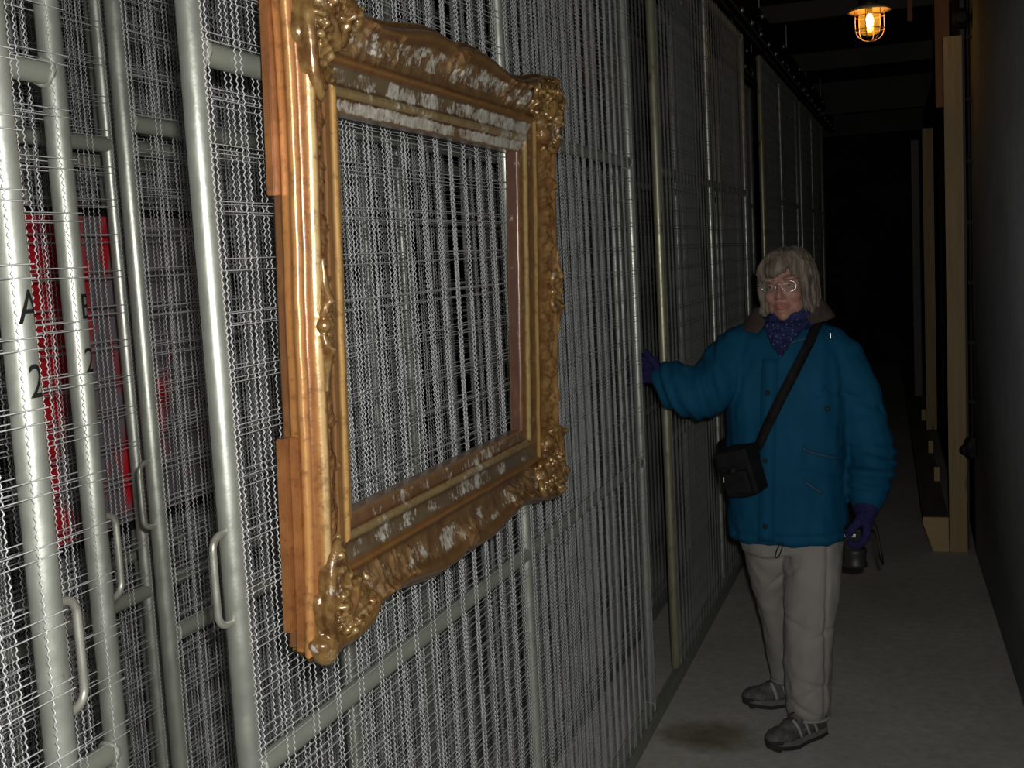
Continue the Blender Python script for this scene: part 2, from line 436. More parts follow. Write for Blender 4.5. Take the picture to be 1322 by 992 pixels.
# ------------------------------------------------------------------ woven wire rack panels
LP, PZ0, PZ1 = 2.43, .035, 2.775
RP = .0172
def wire_sheet(name, seed):
    r = np.random.RandomState(seed)
    per, amp, rad = .0099, .0017, .00095
    A = Acc(); sides = 3
    a = np.arange(sides) * 2 * PI / sides
    q = per / 4; nz = int((PZ1 - PZ0 - .01) / q); zz = PZ0 + .005 + np.arange(nz) * q
    wave = np.tile([0, 1, 0, -1], nz // 4 + 1)[:nz] * amp
    i = np.arange(nz - 1)[:, None] * sides; j = np.arange(sides)[None]; j2 = (j + 1) % sides
    Qv = np.stack([i + j, i + j2, i + sides + j2, i + sides + j], -1).reshape(-1, 4)
    npair = int(LP / .0752) + 1
    for k in range(npair):
        yc = .006 + k * .0752 + r.uniform(-.002, .002)
        for g in (-.007, .007):
            yy = yc + g + r.uniform(-.0016, .0016)
            if yy > LP - .016: continue
            wob = .0016 * np.sin(zz * r.uniform(1.5, 3.5) + r.uniform(0, 6)) + .0007 * np.sin(zz * r.uniform(8, 15) + r.uniform(0, 6))
            sg = 1 if g > 0 else -1
            sh = int(r.randint(0, 4)); wv = np.roll(wave, sh) * sg
            cx = wv; cy = yy + wob + .35 * np.roll(wv, 1)
            V = np.stack([cx[:, None] + rad * np.cos(a), cy[:, None] + rad * np.sin(a), zz[:, None] + 0 * a], -1).reshape(-1, 3)
            A.add(V, Qv)
    yy = np.linspace(-.006, LP + .012, 42); n = len(yy)
    i = np.arange(n - 1)[:, None] * sides
    Qh = np.stack([i + j, i + sides + j, i + sides + j2, i + j2], -1).reshape(-1, 4)
    k0 = int((PZ0 + .02 - 1.6365) / .0757)
    for k in range(k0, 16):
        zc = 1.6365 + .0757 * k + r.uniform(-.003, .003)
        if zc > PZ1 - .02 or zc < PZ0 + .02: continue
        for g in (-.0066, .0066):
            z = zc + g + .0018 * np.sin(yy * r.uniform(1, 3) + r.uniform(0, 6)) + r.uniform(-.0012, .0012)
            V = np.stack([0 * yy[:, None] + 1.15 * rad * np.cos(a), yy[:, None] + 0 * a, z[:, None] + 1.15 * rad * np.sin(a)], -1).reshape(-1, 3)
            A.add(V, Qh)
    return A.mesh(name)
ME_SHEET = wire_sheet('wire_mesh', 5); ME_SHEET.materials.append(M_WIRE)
ME_SHEETD = wire_sheet('wire_mesh', 9); ME_SHEETD.materials.append(M_WIRE_DIMMED)

def cyl(P, R, sides=16): 
    return Acc().tube(P, R, sides)
ME_POST = cyl([(0, 0, PZ0), (0, 0, PZ0 + .004), (0, 0, PZ1 - .004), (0, 0, PZ1)], [RP * .9, RP, RP, RP * .9], 18).mesh('post'); ME_POST.materials.append(M_POST)
ME_POSTR = ME_POST.copy(); ME_POSTR.materials.clear(); ME_POSTR.materials.append(M_POSTR)
ME_MID = cyl([(0, 0, PZ0), (0, 0, PZ1)], .0145, 14).mesh('mid_post'); ME_MID.materials.append(M_POST)
def rail_mesh():
    A = Acc().tube([(0, 0, 0), (0, LP, 0)], .0165, 14)
    for y in (RP, LP - RP):                                 # weld beads at the joints
        c = [(math.cos(t) * .0175, y + .003 * math.sin(3 * t), math.sin(t) * .0175) for t in np.linspace(0, 2 * PI, 14)[:-1]]
        A.tube(c, .0042, 6, closed=True)
    return A.mesh('rail')
ME_RAIL = rail_mesh(); ME_RAIL.materials.append(M_RAIL)
hp = spline([(0, .0, .0635), (0, .030, .0625), (0, .044, .052), (0, .046, .03), (0, .046, -.03), (0, .044, -.052), (0, .030, -.0625), (0, .0, -.0635)], 34)
ME_HAND = Acc().tube(hp, .0052, 10).mesh('handle'); ME_HAND.materials.append(metal_paint('worn_handle_steel', (.36, .365, .31), .03, .6, .4))
ME_HANG = Acc().box((-.004, -.03, 2.77), (.004, .03, 2.84)).mesh('hanger', False); ME_HANG.materials.append(M_BLK)

LANE = [-.9, -1.156, -1.41, -1.665, -1.92, -2.18, -2.44, -2.70, -2.96]
def panel(lane, y0, length, label, rusty=False, handle=None, group=None, dimmed=False):
    t = thing('rack_panel', label, 'rack', (LANE[lane], y0, 0), group)
    s = length / LP
    o = link('wire_mesh', ME_SHEETD if dimmed else ME_SHEET, None, t, (RP + .0012, 0, 0)); o.scale = (1, s, 1); o['kind'] = 'stuff'
    o = link('wire_mesh', ME_SHEETD if dimmed else ME_SHEET, None, t, (-RP - .0012, .03, 0)); o.scale = (1, s * .985, 1); o['kind'] = 'stuff'
    link('post', ME_POSTR if rusty else ME_POST, None, t)
    link('post', ME_POST, None, t, (0, length, 0))
    link('mid_post', ME_MID, None, t, (-.002, length / 2, 0))
    for z in (.056, .917, 1.918, 2.755):
        o = link('rail', ME_RAIL, None, t, (-.001, 0, z)); o.scale = (1, s, 1)
    for y in (.25, length - .25): link('hanger', ME_HANG, None, t, (0, y, 0))
    if handle is not None:
        o = link('handle', ME_HAND, None, t, (0, 0 if handle < 0 else length, 1.208))
        o.scale = (1, handle, 1)
    return t

L2 = 2.43
pA2 = panel(0, .97 - L2, L2, 'silver mesh rack panel at far left with its end post stencilled A 2', handle=1)
pB2 = panel(1, 1.36 - L2, L2, 'silver mesh rack panel with end post stencilled B 2, just behind the A 2 post', handle=1)
pA1 = panel(0, 1.328, 2.436, 'large front mesh rack panel on which the gilt frame hangs', handle=-1)
pB1 = panel(1, 2.10, L2, 'mesh rack panel seen through the gilt frame opening, one row behind the frame')
pC1 = panel(2, 1.84, L2, 'rack panel with thin looking handled end post left of the frame, third row back', handle=-1)
pD1 = panel(3, .90, L2, 'mesh rack panel fourth row back, its middle post showing right of the B 2 post')
pE1 = panel(4, 1.20, L2, 'mesh rack panel carrying the red painting, fifth row back')
pF1 = panel(5, 1.0, L2, 'mesh rack panel deepest at left, behind the red painting')
pG1 = panel(6, 1.5, L2, 'dim mesh rack panel seventh row back, seen through all the nearer mesh')
pH1 = panel(7, 1.9, L2, 'dimmest mesh rack panel eighth row back, far behind the stencilled posts')
pA0 = panel(0, 4.195, 2.275, 'front mesh rack panel with rusty greenish end post, behind the woman arm', rusty=True, dimmed=True)
pB0 = panel(1, 4.62, L2, 'mesh rack panel glimpsed in the gap left of the rusty end post', dimmed=True)
pC0 = panel(2, 4.5, L2, 'mesh rack panel deep behind the rusty end post, third row back', dimmed=True)
pA9 = panel(0, 7.25, 2.15, 'front mesh rack panel beyond the woman head, third along the aisle', rusty=True, dimmed=True)
pB9 = panel(1, 7.2, 1.47, 'short looking mesh rack panel one row behind, seen past the third front panel', dimmed=True)
pA8 = panel(0, 9.75, 2.2, 'farthest front mesh rack panel at the dark end of the aisle', dimmed=True)
pC9 = panel(2, 7.3, L2, 'mesh rack panel far down the aisle, third row back', dimmed=True)

# stencilled letters wrapped on the end posts
def stencil(ch, parent, y, z, ang, h):
    cu = bpy.data.curves.new('t', 'FONT'); cu.body = ch; cu.size = 1.0; cu.align_x = 'CENTER'; cu.align_y = 'CENTER'; cu.resolution_u = 4
    o = bpy.data.objects.new('t', cu); COL.objects.link(o)
    dg = bpy.context.evaluated_depsgraph_get(); dg.update()
    me = bpy.data.meshes.new_from_object(o.evaluated_get(dg)); bpy.data.objects.remove(o)
    bm = bmesh.new(); bm.from_mesh(me); bpy.data.meshes.remove(me)
    bmesh.ops.triangulate(bm, faces=bm.faces); 
    for _ in range(2): bmesh.ops.subdivide_edges(bm, edges=bm.edges[:], cuts=1, use_grid_fill=True)
    hh = max(v.co.y for v in bm.verts) - min(v.co.y for v in bm.verts); k = h / hh
    for v in bm.verts:
        x = v.co.x * k * .82; yy = v.co.y * k
        th = ang + x / RP
        v.co = Vector(((RP + .0005) * math.cos(th), (RP + .0005) * math.sin(th), yy))
    me = bm_mesh('stencil_letter', bm)
    me.materials.append(M_STENCIL)
    link('stencil_letter', me, None, parent, (0, y, z))
for ch, p, yy, z, a in (('A', pA2, L2, 1.597, .05), ('2', pA2, L2, 1.518, .05), ('B', pB2, L2, 1.585, .28), ('2', pB2, L2, 1.507, .12)):
    stencil(ch, p, yy, z, a, .036)

# floor guide rails and overhead perforated tracks
for k, x in enumerate(LANE[:4]):
    bm = bmesh.new()
    add_box(bm, (x - .022, -1.5, 0), (x + .030, 13.5, .012), .002)
    add_box(bm, (x + .022, -1.5, .012), (x + .030, 13.5, .042), .001)
    o = struct('trim_%d' % (k + 1), bm_mesh('floor_guide', bm), M_RAIL)
ME_B = Acc().tube([(0, 0, 0), (.004, 0, 0), (.0055, 0, 0), (.012, 0, 0)], [.017, .017, .010, .008], 8).mesh('bolt', False); ME_B.materials.append(M_BOLT)
ME_ROD = cyl([(0, 0, 2.90), (0, 0, 3.245)], .006, 8).mesh('threaded_rod'); ME_ROD.materials.append(M_BOLT)
for k, (x, lab) in enumerate(((LANE[0], 'black perforated overhead track with bolt heads above the front rack panels'), (LANE[1], 'black perforated overhead track one row behind the front track'))):
    t = thing('overhead_track', lab, 'track', (x, 5.9, 2.84))
    bm = bmesh.new()
    for xa, xb in ((-.024, -.020), (.020, .024)):
        # web split around the slots so that the perforations are real holes
        add_box(bm, (xa, -7.3, .0), (xb, 7.6, .018)); add_box(bm, (xa, -7.3, .034), (xb, 7.6, .062))
        y = -7.3
        while y < 7.55:
            add_box(bm, (xa, y, .018), (xb, y + .022, .034)); y += .05
    add_box(bm, (-.024, -7.3, .058), (.024, 7.6, .062)); add_box(bm, (.010, -7.3, 0), (.024, 7.6, .003)); add_box(bm, (-.024, -7.3, 0), (-.010, 7.6, .003))
    link('channel', bm_mesh('channel', bm), M_BLK, t)
    bm = bmesh.new(); add_box(bm, (-.024, -7.3, .135), (.024, 7.6, .20), .003)
    link('upper_channel', bm_mesh('upper_channel', bm), M_BLK, t)
    n = 0
    for i in range(38):
        y = -6.9 + i * .39
        link('bolt', ME_B, None, t, (.024, y, .048)); 
        if i % 3 == 0: link('bolt', ME_B, None, t, (.024, y + .1, .17))
        if i % 4 == 1:
            link('threaded_rod', ME_ROD, None, t, (0, y + .15, -2.84))
            link('connector', Acc().box((-.02, y + .12, .06), (.02, y + .18, .14)).mesh('connector', False), M_BLK, t)

# ceiling joists and cross members at the far end
for k, (y, z, hh) in enumerate(((8.2, 3.13, .12), (10.4, 3.1, .15), (12.4, 2.93, .14), (14.2, 2.86, .16))):
    bm = bmesh.new(); add_box(bm, (-2.6, y, z), (.24, y + .1, z + hh if z + hh > 3.2 else 3.25), .004)
    struct('trim_%d' % (k + 5), bm_mesh('ceiling_beam', bm), M_PLY)

# ------------------------------------------------------------------ timber on the right
def stud(name, lab, lo, hi, m, cat='post', bev=.003):
    bm = bmesh.new(); add_box(bm, lo, hi, bev)
    o = link(name, bm_mesh(name, bm), m); return tag(o, lab, cat)
stud('timber_post', 'tall pale pine post standing on the floor beside the black conduit', (.128, 6.2, 0), (.214, 6.245, 2.60), M_PINE)
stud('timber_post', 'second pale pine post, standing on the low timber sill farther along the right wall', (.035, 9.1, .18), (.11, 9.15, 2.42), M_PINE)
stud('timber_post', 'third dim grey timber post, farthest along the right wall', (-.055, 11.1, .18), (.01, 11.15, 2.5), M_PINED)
# long low sill
t = thing('timber_sill', 'long low timber sill on the floor with dark top and pale sawn end', 'beam', (.09, 6.2, 0), None, .027)
A = Acc()
sec = [(-.09, .18), (.034, .18), (.034, 0), (-.042, 0), (-.09, .145)]
n = len(sec); V = [(x, y, z) for y in (.022, 7.6) for x, z in sec]
me = bpy.data.meshes.new('sill'); me.from_pydata(V, [], [list(range(n))[::-1], list(range(n, 2 * n))] + [[i, (i + 1) % n, n + (i + 1) % n, n + i] for i in range(n)]); me.update()
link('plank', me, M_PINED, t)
V = [(x, y, z) for y in (0, .022) for x, z in sec]
me = bpy.data.meshes.new('end_board'); me.from_pydata(V, [], [list(range(n)), list(range(n, 2 * n))[::-1]] + [[i, n + i, n + (i + 1) % n, (i + 1) % n] for i in range(n)]); me.update()
o = link('end_board', me, M_PINEH, t); o['label'] = 'pale sawn end board with a cut corner'
ME_W = bpy.data.meshes.new('wedge'); ME_W.from_pydata([(0, 0, 0), (.03, 0, 0), (.03, .55, 0), (0, .55, 0), (0, 0, .085), (.03, 0, .085)], [], [(0, 1, 5, 4), (3, 4, 5, 2), (0, 4, 3), (1, 2, 5), (0, 3, 2, 1)]); ME_W.update(); ME_W.materials.append(M_PINEH)
for y in (.95, 1.9, 3.4): link('wedge', ME_W, None, t, (.002, y, .18))
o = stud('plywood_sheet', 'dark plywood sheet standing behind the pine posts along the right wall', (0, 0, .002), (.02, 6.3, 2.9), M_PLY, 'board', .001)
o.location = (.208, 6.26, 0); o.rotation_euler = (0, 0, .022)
stud('upright_board', 'orange brown board lit by the lamp, high on the right beside the pine post', (.102, 7.05, 2.35), (.178, 7.09, 3.245), M_OCHRE, 'board')
stud('upright_board', 'narrow orange board hanging from the ceiling right of the lamp', (-.045, 7.5, 2.92), (-.015, 7.54, 3.245), M_OCHRE, 'board')

# conduit with clips and boxes on the right wall
t = thing('electrical_conduit', 'black cable conduit with clips and socket box on the right wall', 'conduit', (.238, 6.09, 0))
link('pipe', cyl([(0, 0, .62), (0, 0, 3.2)], .009, 10).mesh('pipe'), M_BLKP, t)
for k in range(8):
    z = .80 + k * .295
    bm = bmesh.new(); add_box(bm, (-.014, -.014, z - .009), (.016, .014, z + .009), .003); link('clip', bm_mesh('clip', bm), M_BLKP, t)
A = Acc(); A.ell((-.012, 0, .565), (.034, .04, .062)); A.ell((-.04, -.01, .555), (.024, .022, .026)); A.box((-.01, -.035, .52), (.016, .035, .625))
link('socket_box', remesh(A.mesh('socket_box'), .005, 2), M_BLKP, t)
A = Acc(); A.ell((-.03, 0, 2.66), (.045, .045, .05)); A.tube([(-.03, -.05, 2.66), (-.03, .05, 2.66)], .028, 12)
link('junction_box', remesh(A.mesh('junction_box'), .006, 2), M_BLKP, t)

# ------------------------------------------------------------------ caged lamp
LX, LY, LZ = -.209, 6.0, 2.735
t = thing('caged_lamp', 'small lit bulkhead lamp with wire cage hanging from the ceiling', 'lamp', (LX, LY, LZ))
M_ENAM = simple('brass_enamel_reflector', (.75, .5, .22), (.85, .6, .3), 10, .35, .35)
M_COPPER = simple('coppery_wire', (.6, .36, .22), (.72, .45, .3), 10, .3, .7)
th = np.linspace(0, 2 * PI, 33)[:-1]
def lathe(prof, seg=32):
    V = np.array([[r * math.cos(a), r * math.sin(a), z] for r, z in prof for a in np.arange(seg) * 2 * PI / seg]); n = len(prof)
    i = np.arange(n - 1)[:, None] * seg; j = np.arange(seg)[None]; j2 = (j + 1) % seg
    return V, np.stack([i + j, i + j2, i + seg + j2, i + seg + j], -1).reshape(-1, 4)
link('reflector', Acc().add(*lathe([(.001, .022), (.05, .02), (.085, .006), (.101, -.006), (.1, -.009), (.083, 0), (.048, .012), (.001, .014)])).mesh('reflector'), M_ENAM, t)
link('cap', Acc().add(*lathe([(.001, .09), (.03, .09), (.04, .08), (.042, .03), (.05, .02), (.001, .02)])).mesh('cap'), M_BLK, t)
link('stem', cyl([(0, 0, .08), (0, 0, 3.25 - LZ)], .011, 10).mesh('stem'), M_BLK, t)
A = Acc()
for k in range(6):
    a = k * PI / 3 + .3
    P = spline([(.07 * math.cos(a), .07 * math.sin(a), -.004), (.07 * math.cos(a), .07 * math.sin(a), -.09), (.058 * math.cos(a), .058 * math.sin(a), -.125), (.03 * math.cos(a), .03 * math.sin(a), -.146), (.002 * math.cos(a), .002 * math.sin(a), -.151)], 18)
    link('cage_wire', Acc().tube(P, .0026, 6).mesh('cage_wire'), M_COPPER, t)
for z in (-.03, -.095):
    link('cage_ring', Acc().tube([(.071 * math.cos(a), .071 * math.sin(a), z) for a in th], .0024, 6, closed=True).mesh('cage_ring'), M_COPPER, t)
g = NT('amber_glass')
tr_ = g.n('ShaderNodeBsdfTransparent'); tr_.inputs[0].default_value = (1, .86, .55, 1)
tl_ = g.n('ShaderNodeBsdfTranslucent'); tl_.inputs[0].default_value = (.85, .6, .16, 1)
gy_ = g.n('ShaderNodeBsdfGlossy'); gy_.inputs['Roughness'].default_value = .08
m1 = g.n('ShaderNodeMixShader'); m1.inputs[0].default_value = .10; g.l(tr_.outputs[0], m1.inputs[1]); g.l(tl_.outputs[0], m1.inputs[2])
m2 = g.n('ShaderNodeMixShader'); m2.inputs[0].default_value = .06; g.l(m1.outputs[0], m2.inputs[1]); g.l(gy_.outputs[0], m2.inputs[2])
g.l(m2.outputs[0], g.t.nodes['Material Output'].inputs[0])
go = link('glass_jar', Acc().add(*lathe([(.05, -.002), (.052, -.06), (.05, -.09), (.036, -.115), (.001, -.126)])).mesh('glass_jar'), g.m, t)
e = NT('glowing_bulb'); e.b.inputs['Emission Color'].default_value = (1, .62, .25, 1); e.b.inputs['Emission Strength'].default_value = 42; e.b.inputs['Base Color'].default_value = (1, .8, .5, 1)
link('bulb', Acc().add(*lathe([(.001, -.016), (.007, -.020), (.015, -.038), (.019, -.054), (.015, -.070), (.008, -.086), (.001, -.096)], 16)).mesh('bulb'), e.m, t)
link('lamp_holder', cyl([(0, 0, .012), (0, 0, -.02)], .014, 12).mesh('lamp_holder'), M_BLK, t)
# ------------------------------------------------------------------ the carved gilt frame
FM_X = LANE[0] + RP + .0024
SY0, SY1, SZ0, SZ1 = 1.583, 2.408, 1.240, 1.856          # sight edge
OY0, OY1, OZ0, OZ1 = 1.426, 2.588, 1.068, 2.022          # outer edge
LEAN = math.radians(2.25)                                # the frame hangs leaning forward from its hooks
YC, ZC = (OY0 + OY1) / 2, (OZ0 + OZ1) / 2
fr = thing('picture_frame', 'large empty carved gilt picture frame hung on the mesh panel', 'frame', (FM_X + math.sin(LEAN) * (ZC - OZ0), YC, ZC))
fr.rotation_euler = (0, LEAN, 0)
PROF = [(.004, 0), (.004, .013), (.0005, .0145), (0, .016), (0, .028), (-.003, .030), (-.0052, .033), (-.006, .036), (-.0052, .039), (-.003, .042),
        (.002, .0435), (.004, .046), (.005, .050), (.006, .055), (.008, .060), (.012, .0635), (.016, .065), (.020, .0645), (.024, .062), (.027, .0585), (.031, .055), (.038, .0515),
        (.044, .049), (.050, .047), (.056, .0455), (.062, .0435), (.068, .042), (.074, .0408), (.079, .0402), (.081, .0425), (.084, .0435), (.087, .0425), (.089, .039),
        (.093, .0365), (.100, .0345), (.108, .033), (.114, .0325), (.119, .033), (.1205, .0355), (.1235, .0375), (.1265, .038), (.1295, .037), (.132, .0345), (.1335, .031),
        (.138, .0295), (.146, .0285), (.151, .028), (.154, .0265), (.155, .024), (.155, .0)]
PU = np.array([p[0] for p in PROF]); PW = np.array([p[1] for p in PROF])
# extra points inside the cove, so that the carving has something to move
uu = [PU[0]]; ww = [PW[0]]
for k in range(1, len(PU)):
    m = max(1, int(math.hypot(PU[k] - PU[k - 1], PW[k] - PW[k - 1]) / .0032))
    for q in range(1, m + 1):
        uu.append(PU[k - 1] + (PU[k] - PU[k - 1]) * q / m); ww.append(PW[k - 1] + (PW[k] - PW[k - 1]) * q / m)
PU = np.array(uu); PW = np.array(ww)

def ext_h(d, L):
    """how far the top / bottom edge swells beyond its straight line; d from centre"""
    a = np.abs(d) / (L / 2)
    e = np.interp(a, [0, .018, .04, .07, .12, .22, .30, .40, .50, .60, .70, .82, .92, 1.0], [-.017, -.014, .000, .006, .008, .008, .003, -.006, -.013, -.015, -.008, .006, .010, .008])
    return e
def ext_v(d, L):
    a = np.abs(d) / (L / 2)
    return np.interp(a, [0, .04, .09, .18, .35, .5, .7, .82, .92, 1.0], [.002, .003, .004, .001, -.003, -.005, -.001, .008, .018, .022])

def bumps(y, z, curves):
    """carved relief: height from a list of (polyline (n,2), radii, height)"""
    H = np.zeros(len(y))
    for P, R, h in curves:
        P = np.asarray(P); R = np.asarray(R)
        lo = P.min(0) - R.max(); hi = P.max(0) + R.max()
        k = np.where((y > lo[0]) & (y < hi[0]) & (z > lo[1]) & (z < hi[1]))[0]
        if not len(k): continue
        d = np.hypot(y[k][:, None] - P[None, :, 0], z[k][:, None] - P[None, :, 1]) / R[None]
        dm = d.min(1)
        H[k] = np.maximum(H[k], h * np.sqrt(np.clip(1 - dm ** 2, 0, 1)))
    return H
def spiral(c, r, turns, a0, sgn, n=46):
    t_ = np.linspace(0, 1, n); a = a0 + sgn * t_ * turns * 2 * PI; rr = r * (1 - .82 * t_)
    return np.stack([c[0] + rr * np.cos(a), c[1] + rr * np.sin(a)], -1), np.linspace(.0058, .0030, n)
def leaf(p, ang, L, wd, n=16):
    t_ = np.linspace(0, 1, n); a = ang + .5 * t_
    x = np.cumsum(np.cos(a)) * L / n; y = np.cumsum(np.sin(a)) * L / n
    return np.stack([p[0] + x, p[1] + y], -1), wd * np.sin(PI * np.clip(t_ * .85 + .1, 0, 1)) + .0012
cr = random.Random(5)
CURV = []
def floret(c, s=1.0):
    for k in range(5):
        a = k * 2 * PI / 5 + cr.uniform(-.2, .2)
        P, R = leaf(c, a, .017 * s, .0046 * s); CURV.append((P, R, .0055 * s))
    CURV.append((np.array([c]), np.array([.0045 * s]), .0075 * s))
for sy, cy in ((1, OY0), (-1, OY1)):
    for sz, cz in ((1, OZ0), (-1, OZ1)):
        def W(a, b): return (cy + sy * a, cz + sz * b)
        # tails of curled foliage creeping away from each corner in the cove
        for (Lh, hor) in ((.15, True), (.30, False)):
            for k in range(int(Lh / .021)):
                s_ = .165 + k * .021
                off = .052 + .012 * math.sin(k * 1.7) + cr.uniform(-.004, .004)
                a, b = (s_, off) if hor else (off, s_)
                P, R = spiral(W(a, b), .0115 * (1 - .3 * k * .021 / Lh), 1.2, cr.uniform(0, 6), cr.choice((1, -1))); CURV.append((P, R, .0062))
                P, R = leaf(W(a + cr.uniform(-.006, .006), b + cr.uniform(-.006, .006)), cr.uniform(0, 6.3), .022, .0052); CURV.append((P, R, .0055))
            a, b = (.165 + Lh, .052) if hor else (.052, .18 + Lh)
            floret(W(a, b), 1.25 if hor else .8)
        floret(W(.20, .055), 1.6)
# broken shells at the middle of every side
for c, d in (((YC, OZ1 - .045), PI / 2), ((YC, OZ0 + .045), -PI / 2), ((OY0 + .045, ZC), PI), ((OY1 - .045, ZC), 0)):
    for k in range(-3, 4):
        P, R = leaf(c, d + k * .38 - .25, .036 if abs(k) < 3 else .028, .0052); CURV.append((P, R, .006))
    for s_ in (-1, 1):
        n = (-math.sin(d) * s_, math.cos(d) * s_)
        P, R = spiral((c[0] + n[0] * .03, c[1] + n[1] * .03), .0125, 1.3, d, s_); CURV.append((P, R, .007))
    CURV.append((np.array([c]), np.array([.008]), .009))

def rail_piece(side):
    hor = side in ('top', 'bottom')
    n = 420 if hor else 360
    s = np.linspace(0, 1, n)
    if hor:
        S = np.stack([SY0 + (SY1 - SY0) * s, np.full(n, SZ1 if side == 'top' else SZ0)], -1)
        y = OY0 + (OY1 - OY0) * s; e = ext_h(y - YC, OY1 - OY0)
        O = np.stack([y, np.full(n, OZ1 if side == 'top' else OZ0)], -1); E_ = np.stack([0 * e, e if side == 'top' else -e], -1)
    else:
        S = np.stack([np.full(n, SY0 if side == 'left' else SY1), SZ0 + (SZ1 - SZ0) * s], -1)
        z = OZ0 + (OZ1 - OZ0) * s; e = ext_v(z - ZC, OZ1 - OZ0) * (.3 if side == 'left' else 1.)
        O = np.stack([np.full(n, OY0 if side == 'left' else OY1), z], -1); E_ = np.stack([-e if side == 'left' else e, 0 * e], -1)
    f = PU / .155
    P = O[:, None, :] + (S - O)[:, None, :] * f[None, :, None] + E_[:, None, :] * np.clip(1 - (PU - .012) / .062, 0, 1)[None, :, None]
    Wd = np.broadcast_to(PW, (n, len(PU))).copy()
    y = P[..., 0].ravel(); z = P[..., 1].ravel()
    face = np.clip((PU - .008) / .008, 0, 1) * np.clip((.100 - PU) / .012, 0, 1)
    H = bumps(y, z, CURV) * np.tile(face, n)
    x = Wd.ravel() + H
    # hand-made unevenness
    nz = np.array([noise.noise(Vector((a * 22, b * 22, c * 30))) for a, b, c in zip(y, z, x)])
    keep = np.tile(np.clip(PW / .02, 0, 1), n)
    x = x + nz * .0011 * keep
    V = np.stack([x, y - YC, z - ZC], -1); m = len(PU)
    i = np.arange(n - 1)[:, None] * m; j = np.arange(m - 1)[None]
    Q = np.stack([i + j, i + j + 1, i + m + j + 1, i + m + j], -1).reshape(-1, 4)
    if side in ('bottom', 'right'): Q = Q[:, ::-1]
    back = np.stack([np.arange(n - 1) * m, np.arange(1, n) * m, np.arange(1, n) * m + m - 1, np.arange(n - 1) * m + m - 1], -1)
    me = mesh_np('rail', V, np.concatenate([Q, back]))
    bm = bmesh.new(); bm.from_mesh(me); bmesh.ops.recalc_face_normals(bm, faces=bm.faces); bm.to_mesh(me); bm.free()
    # how each band of the moulding is finished
    U = np.tile(PU, n); Wf = np.tile(PW, n)
    paint = np.zeros((len(V), 4)); ges = np.full(len(V), 0.0)
    def band(mask, col, a): paint[mask, :3] = col; paint[mask, 3] = a
    if side in ('left',):
        band(Wf < .0145, (.15, .062, .028), .85); band((Wf > .0145) & (Wf < .0285) & (U < .02), (.46, .19, .055), .5)
        band((Wf > .029) & (Wf < .0425) & (U < .02), (.56, .27, .09), .7); band((Wf > .043) & (Wf < .053) & (U < .02), (.34, .125, .035), .8)
        band((Wf > .055) & (U < .015), (.62, .45, .20), .8); band((U >= .015) & (U < .118), (.20, .098, .038), .75)
        band((U > .118) & (U < .1545), (.56, .34, .11), .75)
    elif side == 'right':
        band(U < .028, (.34, .17, .045), .6); band((U > .082) & (U < .09), (.50, .33, .10), .6); band((U > .092) & (U < .118), (.16, .075, .03), .6)
        band((U > .119) & (U < .134), (.48, .34, .13), .7); band((U > .1345) & (U < .1535), (.22, .10, .04), .6); band(U > .1538, (.10, .045, .04), .9)
        ges[(U > .095) & (U < .152)] += .06
    else:
        band(U < .03, (.17, .075, .022), .7); band((U > .078) & (U < .091), (.25, .10, .022), .8); band((U > .092) & (U < .118), (.17, .13, .075), .75)
        band((U > .119) & (U < .133), (.36, .27, .12), .75); band((U > .1333) & (U < .137), (.15, .055, .02), .9); band(U > .1375, (.22, .105, .05), .6)
        ges[U < .030] -= .12; ges[(U > .033) & (U < .064)] += .05; ges[(U > .067) & (U < .092)] -= .14; ges[(U > .094) & (U < .117)] += .085 if side == 'top' else .05
        ges[(U > .119) & (U < .132)] += .02; ges[(U > .137) & (U < .153)] += .125 if side == 'top' else .05; ges[U > .1545] -= .2
        ges += .03 * np.clip((y - YC) / .5, -1, 1) if side == 'top' else 0
    at = me.attributes.new('paint', 'FLOAT_COLOR', 'POINT'); at.data.foreach_set('color', paint.astype(np.float32).ravel())
    at = me.attributes.new('gesso', 'FLOAT', 'POINT'); at.data.foreach_set('value', ges.astype(np.float32))
    o = link('rail', me, {'top': M_GILT_H, 'bottom': M_GILT_B, 'left': M_GILT_S, 'right': M_GILT_R}[side], fr)
    if side == 'top': o['label'] = 'top rail flaked to white gesso'
    if side == 'left': o['label'] = 'near side rail of glossy orange wood'
for s_ in ('top', 'bottom', 'left', 'right'): rail_piece(s_)

def surf_w(a, b):
    """height of the plain moulding at distance a, b from the two outer edges"""
    u = min(a, b) * .155 / .163
    return float(np.interp(u, PU[20:], PW[20:])) if u > .012 else .066

